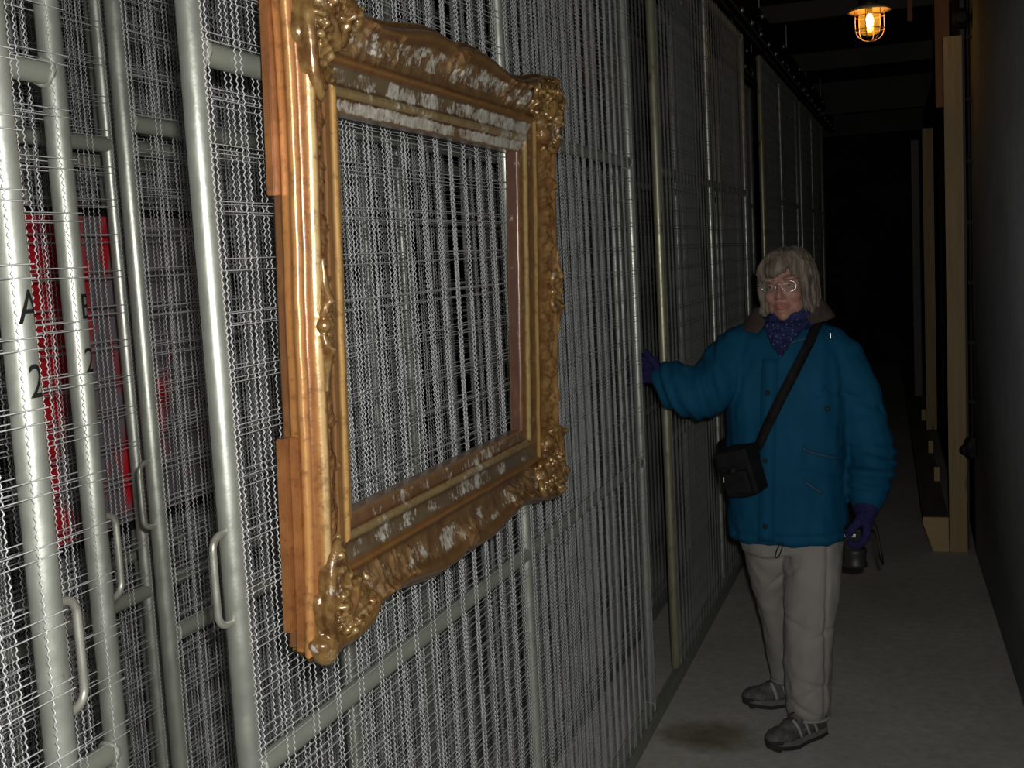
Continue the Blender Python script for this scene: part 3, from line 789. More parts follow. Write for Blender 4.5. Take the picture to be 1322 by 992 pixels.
def corner(sy, sz, big):
    A = Acc(); r = random.Random(int(40 + sy * 3 + sz * 7))
    def W(a, b, w): return (w, (OY0 if sy > 0 else OY1) + sy * a - YC, (OZ0 if sz > 0 else OZ1) + sz * b - ZC)
    def chain(pts, R, ss=10):
        P = [W(*p) for p in pts]; P = spline(P, max(10, len(P) * 6)); A.tube(P, np.interp(np.linspace(0, 1, len(P)), np.linspace(0, 1, len(R)), R), ss)
    # swelling bed that fills the cove and pushes past the outer corner
    for a, b, ra in ((.03, .03, .034), (.055, .055, .04), (.085, .06, .034), (.06, .085, .034), (.02, .07, .026), (.07, .02, .026), (.12, .055, .026), (.055, .12, .026)):
        A.ell(W(a, b, .046), (.021, ra, ra))
    # long polished cabochon with a beaded border
    c = Vector(W(.058, .060, .070)); ax = Vector((0, sy, sz * 1.25)).normalized(); n_ = Vector((1, 0, 0)); bx = n_.cross(ax)
    Mx = np.array([[n_.x, bx.x, ax.x], [n_.y, bx.y, ax.y], [n_.z, bx.z, ax.z]])
    A.ell(c, (.014, .0115, .038), Mx, 18, 14)
    for k in range(9):
        for q in (-1, 1):
            p = c + ax * (-.036 + k * .009) + bx * q * (.0165 + .004 * math.cos((k - 4) * .45)) - n_ * .004
            A.ell(p, (.0062, .0048, .0048), None, 8, 6)
    # rims: C scrolls running along both outer edges and curling at their ends
    chain([(.018, .012, .064), (.05, .006, .064), (.09, .008, .066), (.13, .014, .066), (.155, .030, .066), (.150, .046, .060), (.138, .044, .060)], [.008, .011, .0105, .0095, .008, .0065, .005])
    chain([(.012, .018, .064), (.006, .05, .064), (.008, .09, .066), (.014, .13, .066), (.030, .155, .066), (.046, .150, .060), (.044, .138, .060)], [.008, .011, .0105, .0095, .008, .0065, .005])
    chain([(.085, .030, .062), (.115, .034, .060), (.135, .050, .056), (.13, .068, .052), (.112, .068, .052)], [.005, .0075, .007, .006, .004])
    chain([(.030, .085, .062), (.034, .115, .060), (.050, .135, .056), (.068, .13, .052), (.068, .112, .052)], [.005, .0075, .007, .006, .004])
    # knob and lobes on the very corner
    A.ell(W(.010, .004, .052), (.022, .021 + .004 * big, .020 + .006 * big))
    for a, b, q in ((.036, -.002, .012), (.066, -.001, .010), (-.005, .012, .012)):
        A.ell(W(a, b, .050), (.018, q, q))
    pr = 1.45
    for a, b, q in () if sy > 0 else ((-.030, .022, .020), (-.022, .058, .017), (-.010, .090, .015), (-.046 , .034, .014)):
        A.ell(W(a * pr, b, .046), (.020, q, q * 1.1))
    A.ell(W(.004, .055, .050), (.014, .008, .034)); A.ell(W(.006, .10, .056), (.010, .006, .030))
    # foliage
    for k in range(40):
        a = r.uniform(.02, .15); b = r.uniform(.02, .085)
        if r.random() < .5: a, b = b, a
        th = r.uniform(0, 2 * PI); L = r.uniform(.010, .022); wz = surf_w(a, b) + .010 + .012 * max(0, 1 - math.hypot(a - .06, b - .06) / .06)
        P = [(a, b, wz), (a + L * .5 * math.cos(th), b + L * .5 * math.sin(th), wz + .006), (a + L * math.cos(th + .6), b + L * math.sin(th + .6), wz - .002)]
        chain(P, [.0025, .0062, .0022], 8)
    for k in range(60):
        a = r.uniform(.02, .16); b = r.uniform(.015, .08)
        if r.random() < .5: a, b = b, a
        q = r.uniform(.003, .0068)
        A.ell(W(a, b, surf_w(a, b) + .007 + .012 * max(0, 1 - math.hypot(a - .06, b - .06) / .06)), q, None, 8, 6)
    me = remesh(A.mesh('corner_ornament'), .0024, 2, .45)
    V = getco(me); V[:, 0] += .0010 * pnoise(V, (90, 90, 90)); setco(me, V)
    link('corner_ornament', me, M_GOLD, fr)
for sy in (1, -1):
    for sz in (1, -1): corner(sy, sz, 1 if (sy > 0 and sz > 0) else 0)

# centre cartouche on the near and far uprights
for sy, oy in ((1, OY0), (-1, OY1)):
    A = Acc()
    def W(a, z, w): return (w, oy + sy * a - YC, z)
    for q in (-1, 1):
        P = spline([W(.012, q * .012, .066), W(.016, q * .03, .070), W(.030, q * .042, .064), W(.046, q * .034, .062), W(.044, q * .018, .06), W(.034, q * .018, .064)], 30)
        A.tube(P, np.interp(np.linspace(0, 1, 30), [0, .3, 1], [.006, .009, .005]), 10)
        P = spline([W(.02, q * .03, .075), W(.020, q * .06, .067), W(.018, q * .095, .066)], 16); A.tube(P, np.linspace(.009, .003, 16), 8)
        A.ell(W(.030, q * .026, .066), .0085)
    A.ell(W(.014, 0, .066), (.012, .010, .012)); A.ell(W(.036, 0, .060), (.012, .016, .012))
    link('centre_ornament', remesh(A.mesh('centre_ornament'), .0024, 2, .45), M_GOLD, fr)
# fillet strips screwed to the near side, upper and lower
def strip(y0, y1, za, zb, w0, w1, name='side_fillet'):
    bm = bmesh.new(); add_box(bm, (w0, y0 - YC, za - ZC), (w1, y1 - YC, zb - ZC), .0015)
    link(name, bm_mesh(name, bm), M_SIDEW, fr)
strip(OY0 - .016, OY0 + .004, 1.728, 2.02, .001, .014)
strip(OY0 - .020, OY0 + .004, 1.10, 1.385, .001, .015)
strip(OY0 - .007, OY0 + .004, 1.072, 1.385, .0155, .029)
for yy in (SY0 - .06, SY1 + .06):
    P = spline([(.004, yy - YC, OZ1 - .07 - ZC), (-.012, yy - YC, OZ1 - .055 - ZC), (-.034, yy - YC, OZ1 - .045 - ZC), (-.040, yy - YC, OZ1 - .053 - ZC)], 14)
    link('hanging_hook', Acc().tube(P, .0025, 8).mesh('hanging_hook'), M_BOLT, fr)

# ------------------------------------------------------------------ paintings half seen through the mesh
def painting(label, loc, wy, hz, mat, tilt=0):
    t = thing('painting', label, 'painting', loc)
    bm = bmesh.new(); add_box(bm, (-.012, 0, 0), (.012, wy, hz), .002); link('canvas', bm_mesh('canvas', bm), mat, t)
    for a, b in (((-.012, -.02, -.02), (.02, wy + .02, 0)), ((-.012, -.02, hz), (.02, wy + .02, hz + .02)), ((-.012, -.02, 0), (.02, 0, hz)), ((-.012, wy, 0), (.02, wy + .02, hz))):
        bm = bmesh.new(); add_box(bm, a, b, .002); link('frame_bar', bm_mesh('frame_bar', bm), M_BLKP, t)
    return t
t = NT('abstract_red_canvas')
f = t.noise(2.6, 3, .6, (1, 1.6, .8)); f2 = t.noise(5, 4, .6, (1, 1.2, .5))
c = t.ramp(f, [(.28, (.10, .02, .08)), (.36, (.46, .010, .018)), (.56, (.60, .014, .025)), (.60, (.36, .010, .018))])
sp_ = t.n('ShaderNodeSeparateXYZ'); t.l(t.tc.outputs['Object'], sp_.inputs[0])
f2 = t.math('ADD', f2, t.math('MULTIPLY', t.math('ADD', sp_.outputs[1], -.25), .30))
c = t.mix(t.ramp(f2, [(.46, 0.), (.54, 1.)]), c, (.17, .15, .165))
t.set(c, .6, 0, .3); M_RED = t.m
painting('red abstract painting hung deep behind the stencilled rack posts', (LANE[4] + RP + .016, 2.02, 1.02), .74, .76, M_RED)
t = NT('small_orange_canvas')
c = t.ramp(t.noise(9, 2), [(.4, (.05, .06, .12)), (.5, (.5, .12, .03)), (.62, (.45, .25, .06))]); t.set(c, .6)
painting('small orange and blue painting high behind the front mesh right of the gilt frame', (LANE[2] + RP + .016, 4.86, 2.36), .3, .28, t.m)

# ------------------------------------------------------------------ the woman
PX, PY = -.43, 3.85
per = thing('person', 'woman in teal winter jacket and stone trousers reaching for the rack', 'person', (PX, PY, 0))
HC = Vector((.022, -.02, 1.497))                                       # middle of the eye line
HR = Matrix.Rotation(math.radians(-9), 4, 'Z') @ Matrix.Rotation(math.radians(-3.5), 4, 'Y') @ Matrix.Rotation(math.radians(2), 4, 'X')
HT = Matrix.Translation(HC) @ HR
def toworld_head(V):
    R = np.array(HR.to_3x3()); return np.asarray(V) @ R.T + np.array(HC)
# --- body: one continuous skin, head to feet
A = Acc()
H = Acc()
H.ell((0, .012, .022), (.071, .091, .083), None, 32, 24)              # skull
H.ell((0, -.030, -.030), (.058, .058, .078), None, 28, 20)            # face
H.ell((0, -.052, -.086), (.036, .034, .028), None, 20, 14)            # jaw
H.ell((0, -.070, -.101), (.019, .017, .014), None, 16, 10)            # chin
for s in (-1, 1):
    H.ell((s * .034, -.056, -.034), (.026, .026, .026), None, 18, 12) # cheeks
    H.ell((s * .030, -.0745, .0205), (.022, .014, .0085), None, 18, 10)  # brows
    H.ell((s * .036, -.028, -.068), (.022, .040, .036), None, 16, 10)
    H.tube(spline([(s * .071, .004, .014), (s * .082, .012, .014), (s * .082, .014, -.012), (s * .073, .006, -.034)], 14), [.005] * 14, 8)
    H.ell((s * .074, .008, -.008), (.007, .014, .024), None, 12, 8)
    H.ell((s * .0115, -.092, -.0385), (.0065, .009, .006), None, 12, 8) # nostril wings
H.tube([(0, -.076, .012), (0, -.088, -.008), (0, -.100, -.025), (0, -.106, -.034)], [.0065, .0072, .0088, .0095], 12)
H.ell((0, -.104, -.035), (.0098, .0095, .0088), None, 14, 10)
H.ell((0, -.0825, -.066), (.025, .014, .012), None, 18, 10)
H.ell((0, -.080, -.083), (.017, .012, .006), None, 14, 8)
for V, in [(v,) for v in H.V]: pass
hv = np.concatenate(H.V); hv = toworld_head(hv)
A.add(hv, np.concatenate(H.Q), np.concatenate(H.T))
A.cap([(.015, .012, 1.29), (.016, .008, 1.36), (.020, .0, 1.42)], [.058, .05, .052])
A.loft([(.0, .02, .80, .13, .10), (.0, .02, .92, .135, .10), (.0, .015, 1.05, .115, .085), (.005, .01, 1.2, .13, .09), (.01, .01, 1.29, .125, .075), (.012, .01, 1.335, .07, .05)], 28)
SHR = (-.135, .0, 1.285); SHL = (.165, .015, 1.285)
ELR = (-.245, -.11, 1.135); WRR = (-.375, -.095, 1.205)
ELL = (.262, .05, 1.005); WRL = (.262, -.045, .80)
A.cap([SHR, ELR, WRR], [.045, .036, .026]); A.cap([SHL, ELL, WRL], [.045, .036, .026])
HIPR = (-.085, .03, .80); KNR = (-.060, .08, .44); ANR = (-.034, .150, .095)
HIPL = (.095, .0, .80); KNL = (.075, -.06, .44); ANL = (.052, -.13, .095)
A.cap([HIPR, KNR, ANR], [.07, .05, .032]); A.cap([HIPL, KNL, ANL], [.07, .05, .032])
body = remesh(A.mesh('body'), .0042, 3, .5)
V = getco(body)
R3 = np.array(HR.to_3x3()); L = (V - np.array(HC)) @ R3                # head-local
hd = L[:, 2] > -.125
def dent(c, r, d, ax=1):
    k = np.linalg.norm((L - np.array(c)) / np.array(r), axis=1); wgt = np.where(hd, np.clip(1 - k ** 2, 0, 1) ** 1.5, 0); L[:, ax] += d * wgt
for s in (-1, 1):
    dent((s * .0315, -.082, -.002), (.021, .03, .0125), .0095)         # eye sockets
    dent((s * .024, -.088, -.055), (.009, .03, .022), .0022)           # smile folds
dent((0, -.1, -.0665), (.021, .02, .0022), .004)                       # mouth line
dent((0, -.09, -.078), (.02, .03, .004), .0018)
V = L @ R3.T + np.array(HC); setco(body, V)
bo = link('body', body, M_SKIN, per)
def head_part(name, acc, m, parent=None, vox=None, sm=2):
    acc.V = [toworld_head(v) for v in acc.V]
    me = acc.mesh(name)
    if vox: me = remesh(me, vox, sm)
    return link(name, me, m, parent or bo)
for s in (-1, 1):
    head_part('eye', Acc().ell((s * .0315, -.0655, -.002), (.0135, .0125, .0115), None, 18, 12), M_EYE)
    head_part('iris', Acc().ell((s * .0315 - .001, -.0757, -.002), (.0056, .0034, .0056), None, 14, 8), M_IRIS)
    head_part('eyelid', Acc().tube(spline([(s * .018, -.0755, -.003), (s * .025, -.0800, .0030), (s * .0335, -.0800, .0038), (s * .0455, -.0715, -.001)], 16), np.linspace(.0028, .0042, 16), 8), M_SKIN)
    head_part('eyebrow', Acc().tube(spline([(s * .014, -.0865, .019), (s * .030, -.0885, .0245), (s * .048, -.077, .020)], 14), np.linspace(.0032, .0016, 14), 8, flat=.6), M_BROW)
lp = Acc()
lp.tube(spline([(-.025, -.0845, -.0645), (-.010, -.0955, -.0625), (0, -.0965, -.0638), (.010, -.0955, -.0625), (.025, -.0845, -.0645)], 20), np.interp(np.linspace(-1, 1, 20), [-1, -.4, 0, .4, 1], [.001, .0042, .0038, .0042, .001]), 8)
lp.tube(spline([(-.024, -.0850, -.0650), (-.010, -.0960, -.0700), (0, -.0975, -.0708), (.010, -.0960, -.0700), (.024, -.0850, -.0650)], 20), np.interp(np.linspace(-1, 1, 20), [-1, 0, 1], [.001, .0050, .001]), 8)
head_part('lips', lp, M_LIP)
# glasses: thin metal rims, bridge, temples and real lenses
gl = bpy.data.objects.new('glasses', None); COL.objects.link(gl); gl.parent = per
g = NT('spectacle_lens')
tr_ = g.n('ShaderNodeBsdfTransparent'); gy_ = g.n('ShaderNodeBsdfGlossy'); gy_.inputs['Roughness'].default_value = .03
m1 = g.n('ShaderNodeMixShader'); m1.inputs[0].default_value = .05; g.l(tr_.outputs[0], m1.inputs[1]); g.l(gy_.outputs[0], m1.inputs[2])
g.l(m1.outputs[0], g.t.nodes['Material Output'].inputs[0])
a = np.linspace(0, 2 * PI, 29)[:-1]
for s in (-1, 1):
    P = np.stack([s * .0325 + .0225 * np.sign(np.cos(a)) * np.abs(np.cos(a)) ** .8, -.0965 + .006 * np.abs(s * np.cos(a) * s) * (np.cos(a) * s > 0), -.004 + .0165 * np.sin(a)], -1)
    head_part('rim', Acc().tube(P, .0011, 6, closed=True), M_CHROME, gl)
    n = len(P); c = P.mean(0)
    head_part('lens', Acc().add(np.concatenate([P, P + [0, .0012, 0]]), np.array([[i, (i + 1) % n, n + (i + 1) % n, n + i] for i in range(n)]), None).add(np.concatenate([P, [c], P + [0, .0012, 0], [c + [0, .0012, 0]]]), None, np.array([[i, (i + 1) % n, n] for i in range(n)] + [[n + 1 + (i + 1) % n, n + 1 + i, 2 * n + 1] for i in range(n)])), g.m, gl)
    head_part('temple', Acc().tube([(s * .055, -.090, .002), (s * .071, -.075, .003), (s * .079, .0, .004), (s * .078, .02, -.012)], .0012, 6), M_CHROME, gl)
    head_part('earring', Acc().ell((s * .078, -.004, -.040), .004, None, 10, 8), M_CHROME, bo)
head_part('bridge', Acc().tube(spline([(-.0105, -.0965, .002), (0, -.100, .006), (.0105, -.0965, .002)], 8), .0011, 6), M_CHROME, gl)
# --- hair: bob with a side-swept fringe, built lock by lock over a cap
hr = random.Random(3)
A = Acc()
A.ell((0, .020, .030), (.079, .093, .084), None, 30, 20)
A.ell((0, .050, -.030), (.074, .058, .085), None, 26, 18)
for s in (-1, 1):
    A.ell((s * .068, .020, -.035), (.014, .05, .06), None, 16, 12)
hcap = A
def lock(pts, r, flat=.55, n=22):
    P = spline(pts, n); k = np.linspace(0, 1, n)
    hcap.tube(P, r * (.55 + .6 * np.sin(PI * np.clip(k * .9 + .08, 0, 1))) * np.where(k > .9, (1.04 - k) / .14, 1), 8, flat=flat)
part = .022                                                             # the parting sits to her left
for k in range(74):
    u_ = k / 73.; ang = -2.75 + 5.5 * u_ + hr.uniform(-.05, .05)         # 0 = front
    if abs(ang) < .62: continue
    sx, sy = math.sin(ang), -math.cos(ang)
    j = hr.uniform(-.004, .004); end = -.098 + hr.uniform(-.014, .014) - .012 * (sy > 0)
    flick = hr.uniform(.0, .014)
    lock([(part * .6 + sx * .015, .01 + sy * .02, .113 + j * .3), (sx * .054 + .004, .014 + sy * .062, .093 + j), (sx * .081 + j, .018 + sy * .086, .040), (sx * .086 + j, .022 + sy * .082, -.02), (sx * .087 + j, .024 + sy * .080, -.066), (sx * (.084 + flick), .022 + sy * (.076 + flick), end)], .0105 + hr.uniform(-.002, .003))
for k in range(17):                                                     # fringe swept across the brow
    u_ = k / 16.
    x0 = part + hr.uniform(-.006, .006); xe = -.066 + .094 * u_
    lock([(x0, -.012, .113), (x0 * .5 + xe * .5, -.060, .101), (xe * .95 - .003, -.0895 + .02 * abs(xe) / .06, .058), (xe - .008, -.091 + .030 * abs(xe) / .06, .014 + .026 * u_ ** 2 + hr.uniform(-.005, .004))], .0086, .5, 18)
for k in range(8):                                                      # her left side of the parting
    u_ = k / 7.; xe = .034 + .040 * u_
    lock([(part, -.010, .113), (.03 + .02 * u_, -.056, .095), (xe + .004, -.078 + .035 * u_, .052), (xe + .010, -.066 + .045 * u_, .018 - .03 * u_)], .0088, .5, 18)
for s in (-1, 1):                                                       # side curtains framing the cheeks
    for k in range(11):
        u_ = k / 10.; j = hr.uniform(-.003, .003)
        lock([(s * .045, -.04, .088), (s * .070, -.046 + .05 * u_, .045), (s * .075 + j, -.045 + .05 * u_, -.005), (s * .074 + j, -.040 + .05 * u_, -.055), (s * (.074 + (.026 if s < 0 else .02) * hr.random()), -.036 + .05 * u_, -.098 + hr.uniform(-.014, .012))], .0085, .6)
hm = remesh((lambda a_: (setattr(a_, 'V', [toworld_head(v) for v in a_.V]), a_)[1])(hcap).mesh('hair'), .0034, 1, .4)
V = getco(hm); V += getno(hm) * (.0026 * pnoise(V, (170, 170, 14)))[:, None]; setco(hm, V)
link('hair', hm, M_HAIR, per)

# --- jacket
A = Acc()
A.loft([(.005, -.005, .648, .183, .140), (.004, -.005, .665, .196, .150), (.004, -.004, .72, .197, .150), (.004, -.004, .80, .193, .148), (.004, 0, .90, .192, .145), (.006, .0, 1.0, .194, .145), (.008, .0, 1.1, .196, .145), (.010, .002, 1.18, .196, .14), (.012, .006, 1.26, .190, .125), (.016, .01, 1.32, .165, .102), (.020, .012, 1.358, .115, .078), (.022, .012, 1.385, .085, .066)], 40, 2.3)
# her right arm, reaching to the rack; her left arm hanging
A.cap(spline([(-.100, .01, 1.285), (-.150, .0, 1.265), (-.205, -.065, 1.190), (-.250, -.110, 1.150), (-.300, -.110, 1.160), (-.345, -.100, 1.190), (-.372, -.096, 1.206)], 16), np.interp(np.linspace(0, 1, 16), [0, .25, .5, .72, .9, 1], [.088, .086, .084, .082, .062, .046]))
A.cap(spline([(.110, .01, 1.300), (.178, .012, 1.255), (.222, .025, 1.15), (.250, .035, 1.02), (.272, .025, .915), (.264, -.022, .84), (.258, -.045, .785)], 18), np.interp(np.linspace(0, 1, 18), [0, .25, .5, .75, .85, 1], [.070, .078, .078, .080, .074, .050]))
A.ell((.300, .02, .895), (.050, .060, .050)); A.ell((-.27, -.115, 1.112), (.06, .055, .042))
jk = remesh(A.mesh('jacket'), .0062, 5, .5)
V = getco(jk); N = getno(jk)
x, y, z = V.T
arm_l = np.clip((x - .175) / .03, 0, 1); arm_r = np.clip((-.165 - x) / .03, 0, 1); tor = (1 - arm_l) * (1 - arm_r)
d = .0075 * pnoise(V, (15, 15, 4.5), 1.3) * tor + .0045 * pnoise(V, (34, 34, 12), 4.) * tor
d += arm_l * (.007 * pnoise(V, (12, 12, 22), 2.) + .0055 * np.sin(z * 150 + 30 * x + 3 * pnoise(V, (9, 9, 9), 7.)) * np.clip((1.0 - z) / .08, 0, 1) * np.clip((z - .80) / .03, 0, 1))
d += arm_r * (.007 * pnoise(V, (22, 16, 12), 5.) + .004 * np.sin(x * 130 + 40 * z + 3 * pnoise(V, (10, 10, 10), 3.)))
# creases radiating from under the arms, the gathered hem
d += -.007 * np.exp(-((z - (1.16 - .5 * np.abs(x - .15))) / .012) ** 2) * np.clip((x - .06) / .05, 0, 1) * (y < 0)
d += -.006 * np.exp(-((z - .683) / .008) ** 2) * tor
d += -.006 * np.exp(-((z - (.905 - .25 * (x - .02))) / .010) ** 2) * np.clip((x - .02) / .04, 0, 1) * tor * (y < 0)
V = V + N * d[:, None]; setco(jk, V)
jo = link('jacket', jk, M_TEAL, per)
# front fly: an overlapping strip down the middle, snaps, pockets, drawcord
def front_y(xx, zz):
    k = (np.abs(V[:, 0] - xx) < .012) & (np.abs(V[:, 2] - zz) < .012)
    return V[k, 1].min() if k.any() else -.15
def on_front(pts, off=.004): return np.array([(p[0], front_y(*p) - off, p[1]) for p in pts])
zs = np.linspace(1.26, .668, 34)
P = on_front([(-.024 - .028 * (1.26 - z_) / .59, z_) for z_ in zs], .003)
P[1:-1, 1] = (P[:-2, 1] + P[1:-1, 1] + P[2:, 1]) / 3
Vr, Qr = ribbon(P, np.tile([0, -1, 0], (len(P), 1)), .052, .005)
link('front_fly', Acc().add(Vr, Qr).mesh('front_fly', False), M_TEAL, jo)
for px_, pz_ in ((-.033, 1.155), (-.047, .935), (-.052, .72), (.150, 1.10)):
    yy = front_y(px_, pz_) - .008
    link('snap', Acc().tube([(px_, yy + .004, pz_), (px_, yy, pz_), (px_, yy - .001, pz_)], [.0085, .0085, .006], 12).mesh('snap', False), M_BLKP, jo)
for pts in ([(.072, .975), (.10, .958), (.14, .946), (.178, .935)], [(.075, .868), (.098, .848), (.128, .828)], [(-.13, .86), (-.15, .85), (-.165, .845)], [(.025, 1.305), (.07, 1.318), (.12, 1.322)]):
    P = spline(on_front(pts, .0025), 18); Vr, Qr = ribbon(P, np.tile([0, -1, 0], (18, 1)), .009, .006)
    link('pocket_seam', Acc().add(Vr, Qr).mesh('pocket_seam'), M_TEALD, jo)
yy = front_y(-.0, .68) - .004
link('drawcord', Acc().tube(spline([(-.004, yy, .668), (-.016, yy - .004, .645), (-.022, yy - .003, .622), (-.012, yy - .003, .622), (-.002, yy - .003, .645), (.004, yy, .668)], 24), .0022, 6).mesh('drawcord'), M_BLKP, jo)
link('zip_pull', Acc().tube([(.160, front_y(.155, 1.325) - .006, 1.335), (.160, front_y(.155, 1.325) - .008, 1.318)], .003, 8).mesh('zip_pull'), M_CHROME, jo)
# brown corduroy collar, folded down and open at the front
a = np.linspace(-2.55, 2.55, 60); nn = len(a)
prof = [(.071, 1.372), (.078, 1.410), (.084, 1.432), (.094, 1.434), (.112, 1.408), (.137, 1.366)]
rows = []
for r_, z_ in prof:
    open_ = np.clip((np.abs(a) - 1.7) / .85, 0, 1)
    rr = r_ * (1 + .05 * np.sin(a * 2)); zz = z_ + np.where(a > 0, .012, -.012) * np.minimum(1, np.abs(a)) - .045 * open_ * (z_ - 1.34) / .09
    rows.append(np.stack([.022 + rr * np.sin(a) * 1.1, .008 + rr * np.cos(a) * .86, zz], -1))
V_ = np.concatenate(rows); m = len(prof)
Qc = np.array([[i * nn + j, i * nn + j + 1, (i + 1) * nn + j + 1, (i + 1) * nn + j] for i in range(m - 1) for j in range(nn - 1)])
co = link('collar', Acc().add(V_, Qc).mesh('collar'), M_CORD, per)
sm = co.modifiers.new('s', 'SOLIDIFY'); sm.thickness = .006; sm.offset = 0
sm = co.modifiers.new('b', 'SUBSURF'); sm.levels = 1; sm.render_levels = 1
# speckled scarf: wound ring and a triangle hanging in front
A = Acc(); a = np.linspace(0, 2 * PI, 33)[:-1]
for z_, rx, ry, rr, ti in ((1.388, .066, .066, .026, .26), (1.364, .072, .070, .026, .20), (1.410, .060, .064, .020, .42)):
    P = np.stack([.026 + rx * np.cos(a), -.004 + ry * np.sin(a), z_ + ti * rx * np.cos(a) + .004 * np.sin(3 * a)], -1); A.tube(P, rr, 10, closed=True)
A.loft([(.012, -.150, 1.272, .006, .008), (.012, -.146, 1.295, .022, .016), (.014, -.128, 1.325, .042, .026), (.020, -.098, 1.352, .062, .034), (.024, -.07, 1.38, .070, .034)], 24)
scm = remesh(A.mesh('scarf'), .0045, 3)
V_ = getco(scm); V_ += getno(scm) * (.006 * pnoise(V_, (30, 30, 60), 2.) + .0025 * pnoise(V_, (90, 90, 90)))[:, None]; setco(scm, V_)
link('scarf', scm, M_SCARF, per)

# --- trousers
A = Acc()
A.loft([(.005, .01, .60, .155, .115), (.005, .0, .66, .170, .12), (.005, .0, .74, .165, .118)], 32, 2.3)
A.loft([(-.036, .155, .095, .050, .062), (-.038, .148, .14, .053, .066), (-.044, .118, .27, .060, .075), (-.055, .08, .42, .070, .085), (-.065, .04, .56, .082, .100), (-.068, .015, .68, .095, .112)], 26)
A.loft([(.066, -.098, .072, .066, .072), (.066, -.104, .10, .072, .080), (.066, -.100, .25, .080, .090), (.075, -.068, .43, .086, .096), (.084, -.03, .57, .094, .108), (.088, .0, .68, .098, .115)], 26)
tm = remesh(A.mesh('trousers'), .0058, 4, .5)
V_ = getco(tm); N_ = getno(tm)
x, y, z = V_.T
d = .006 * pnoise(V_, (16, 16, 6), 3.) + .004 * pnoise(V_, (28, 28, 22), 8.)
for zc, sl, x0 in ((.40, -.45, .03), (.365, .35, .12), (.16, .6, .05), (.115, -.5, .06), (.20, -.35, .10), (.60, .3, .02), (.52, .9, -.02)):
    d += -.0065 * np.exp(-((z - zc - sl * (x - x0)) / .009) ** 2) * np.exp(-((x - x0) / .05) ** 2) * (y < .05)
d += -.006 * np.exp(-((x - .135 + .03 * (.5 - z)) / .006) ** 2) * (y < 0)          # side seam
setco(tm, V_ + N_ * d[:, None])
to = link('trousers', tm, M_TROUS, per)
for (cx, cy, cz, rx, ry) in ((.066, -.098, .075, .0665, .0725), (-.036, .155, .097, .0505, .0625)):
    a = np.linspace(0, 2 * PI, 41)[:-1]
    link('hem', Acc().tube(np.stack([cx + rx * np.cos(a), cy + ry * np.sin(a), cz + 0 * a], -1), .005, 8, closed=True).mesh('hem'), M_TROUS, to)

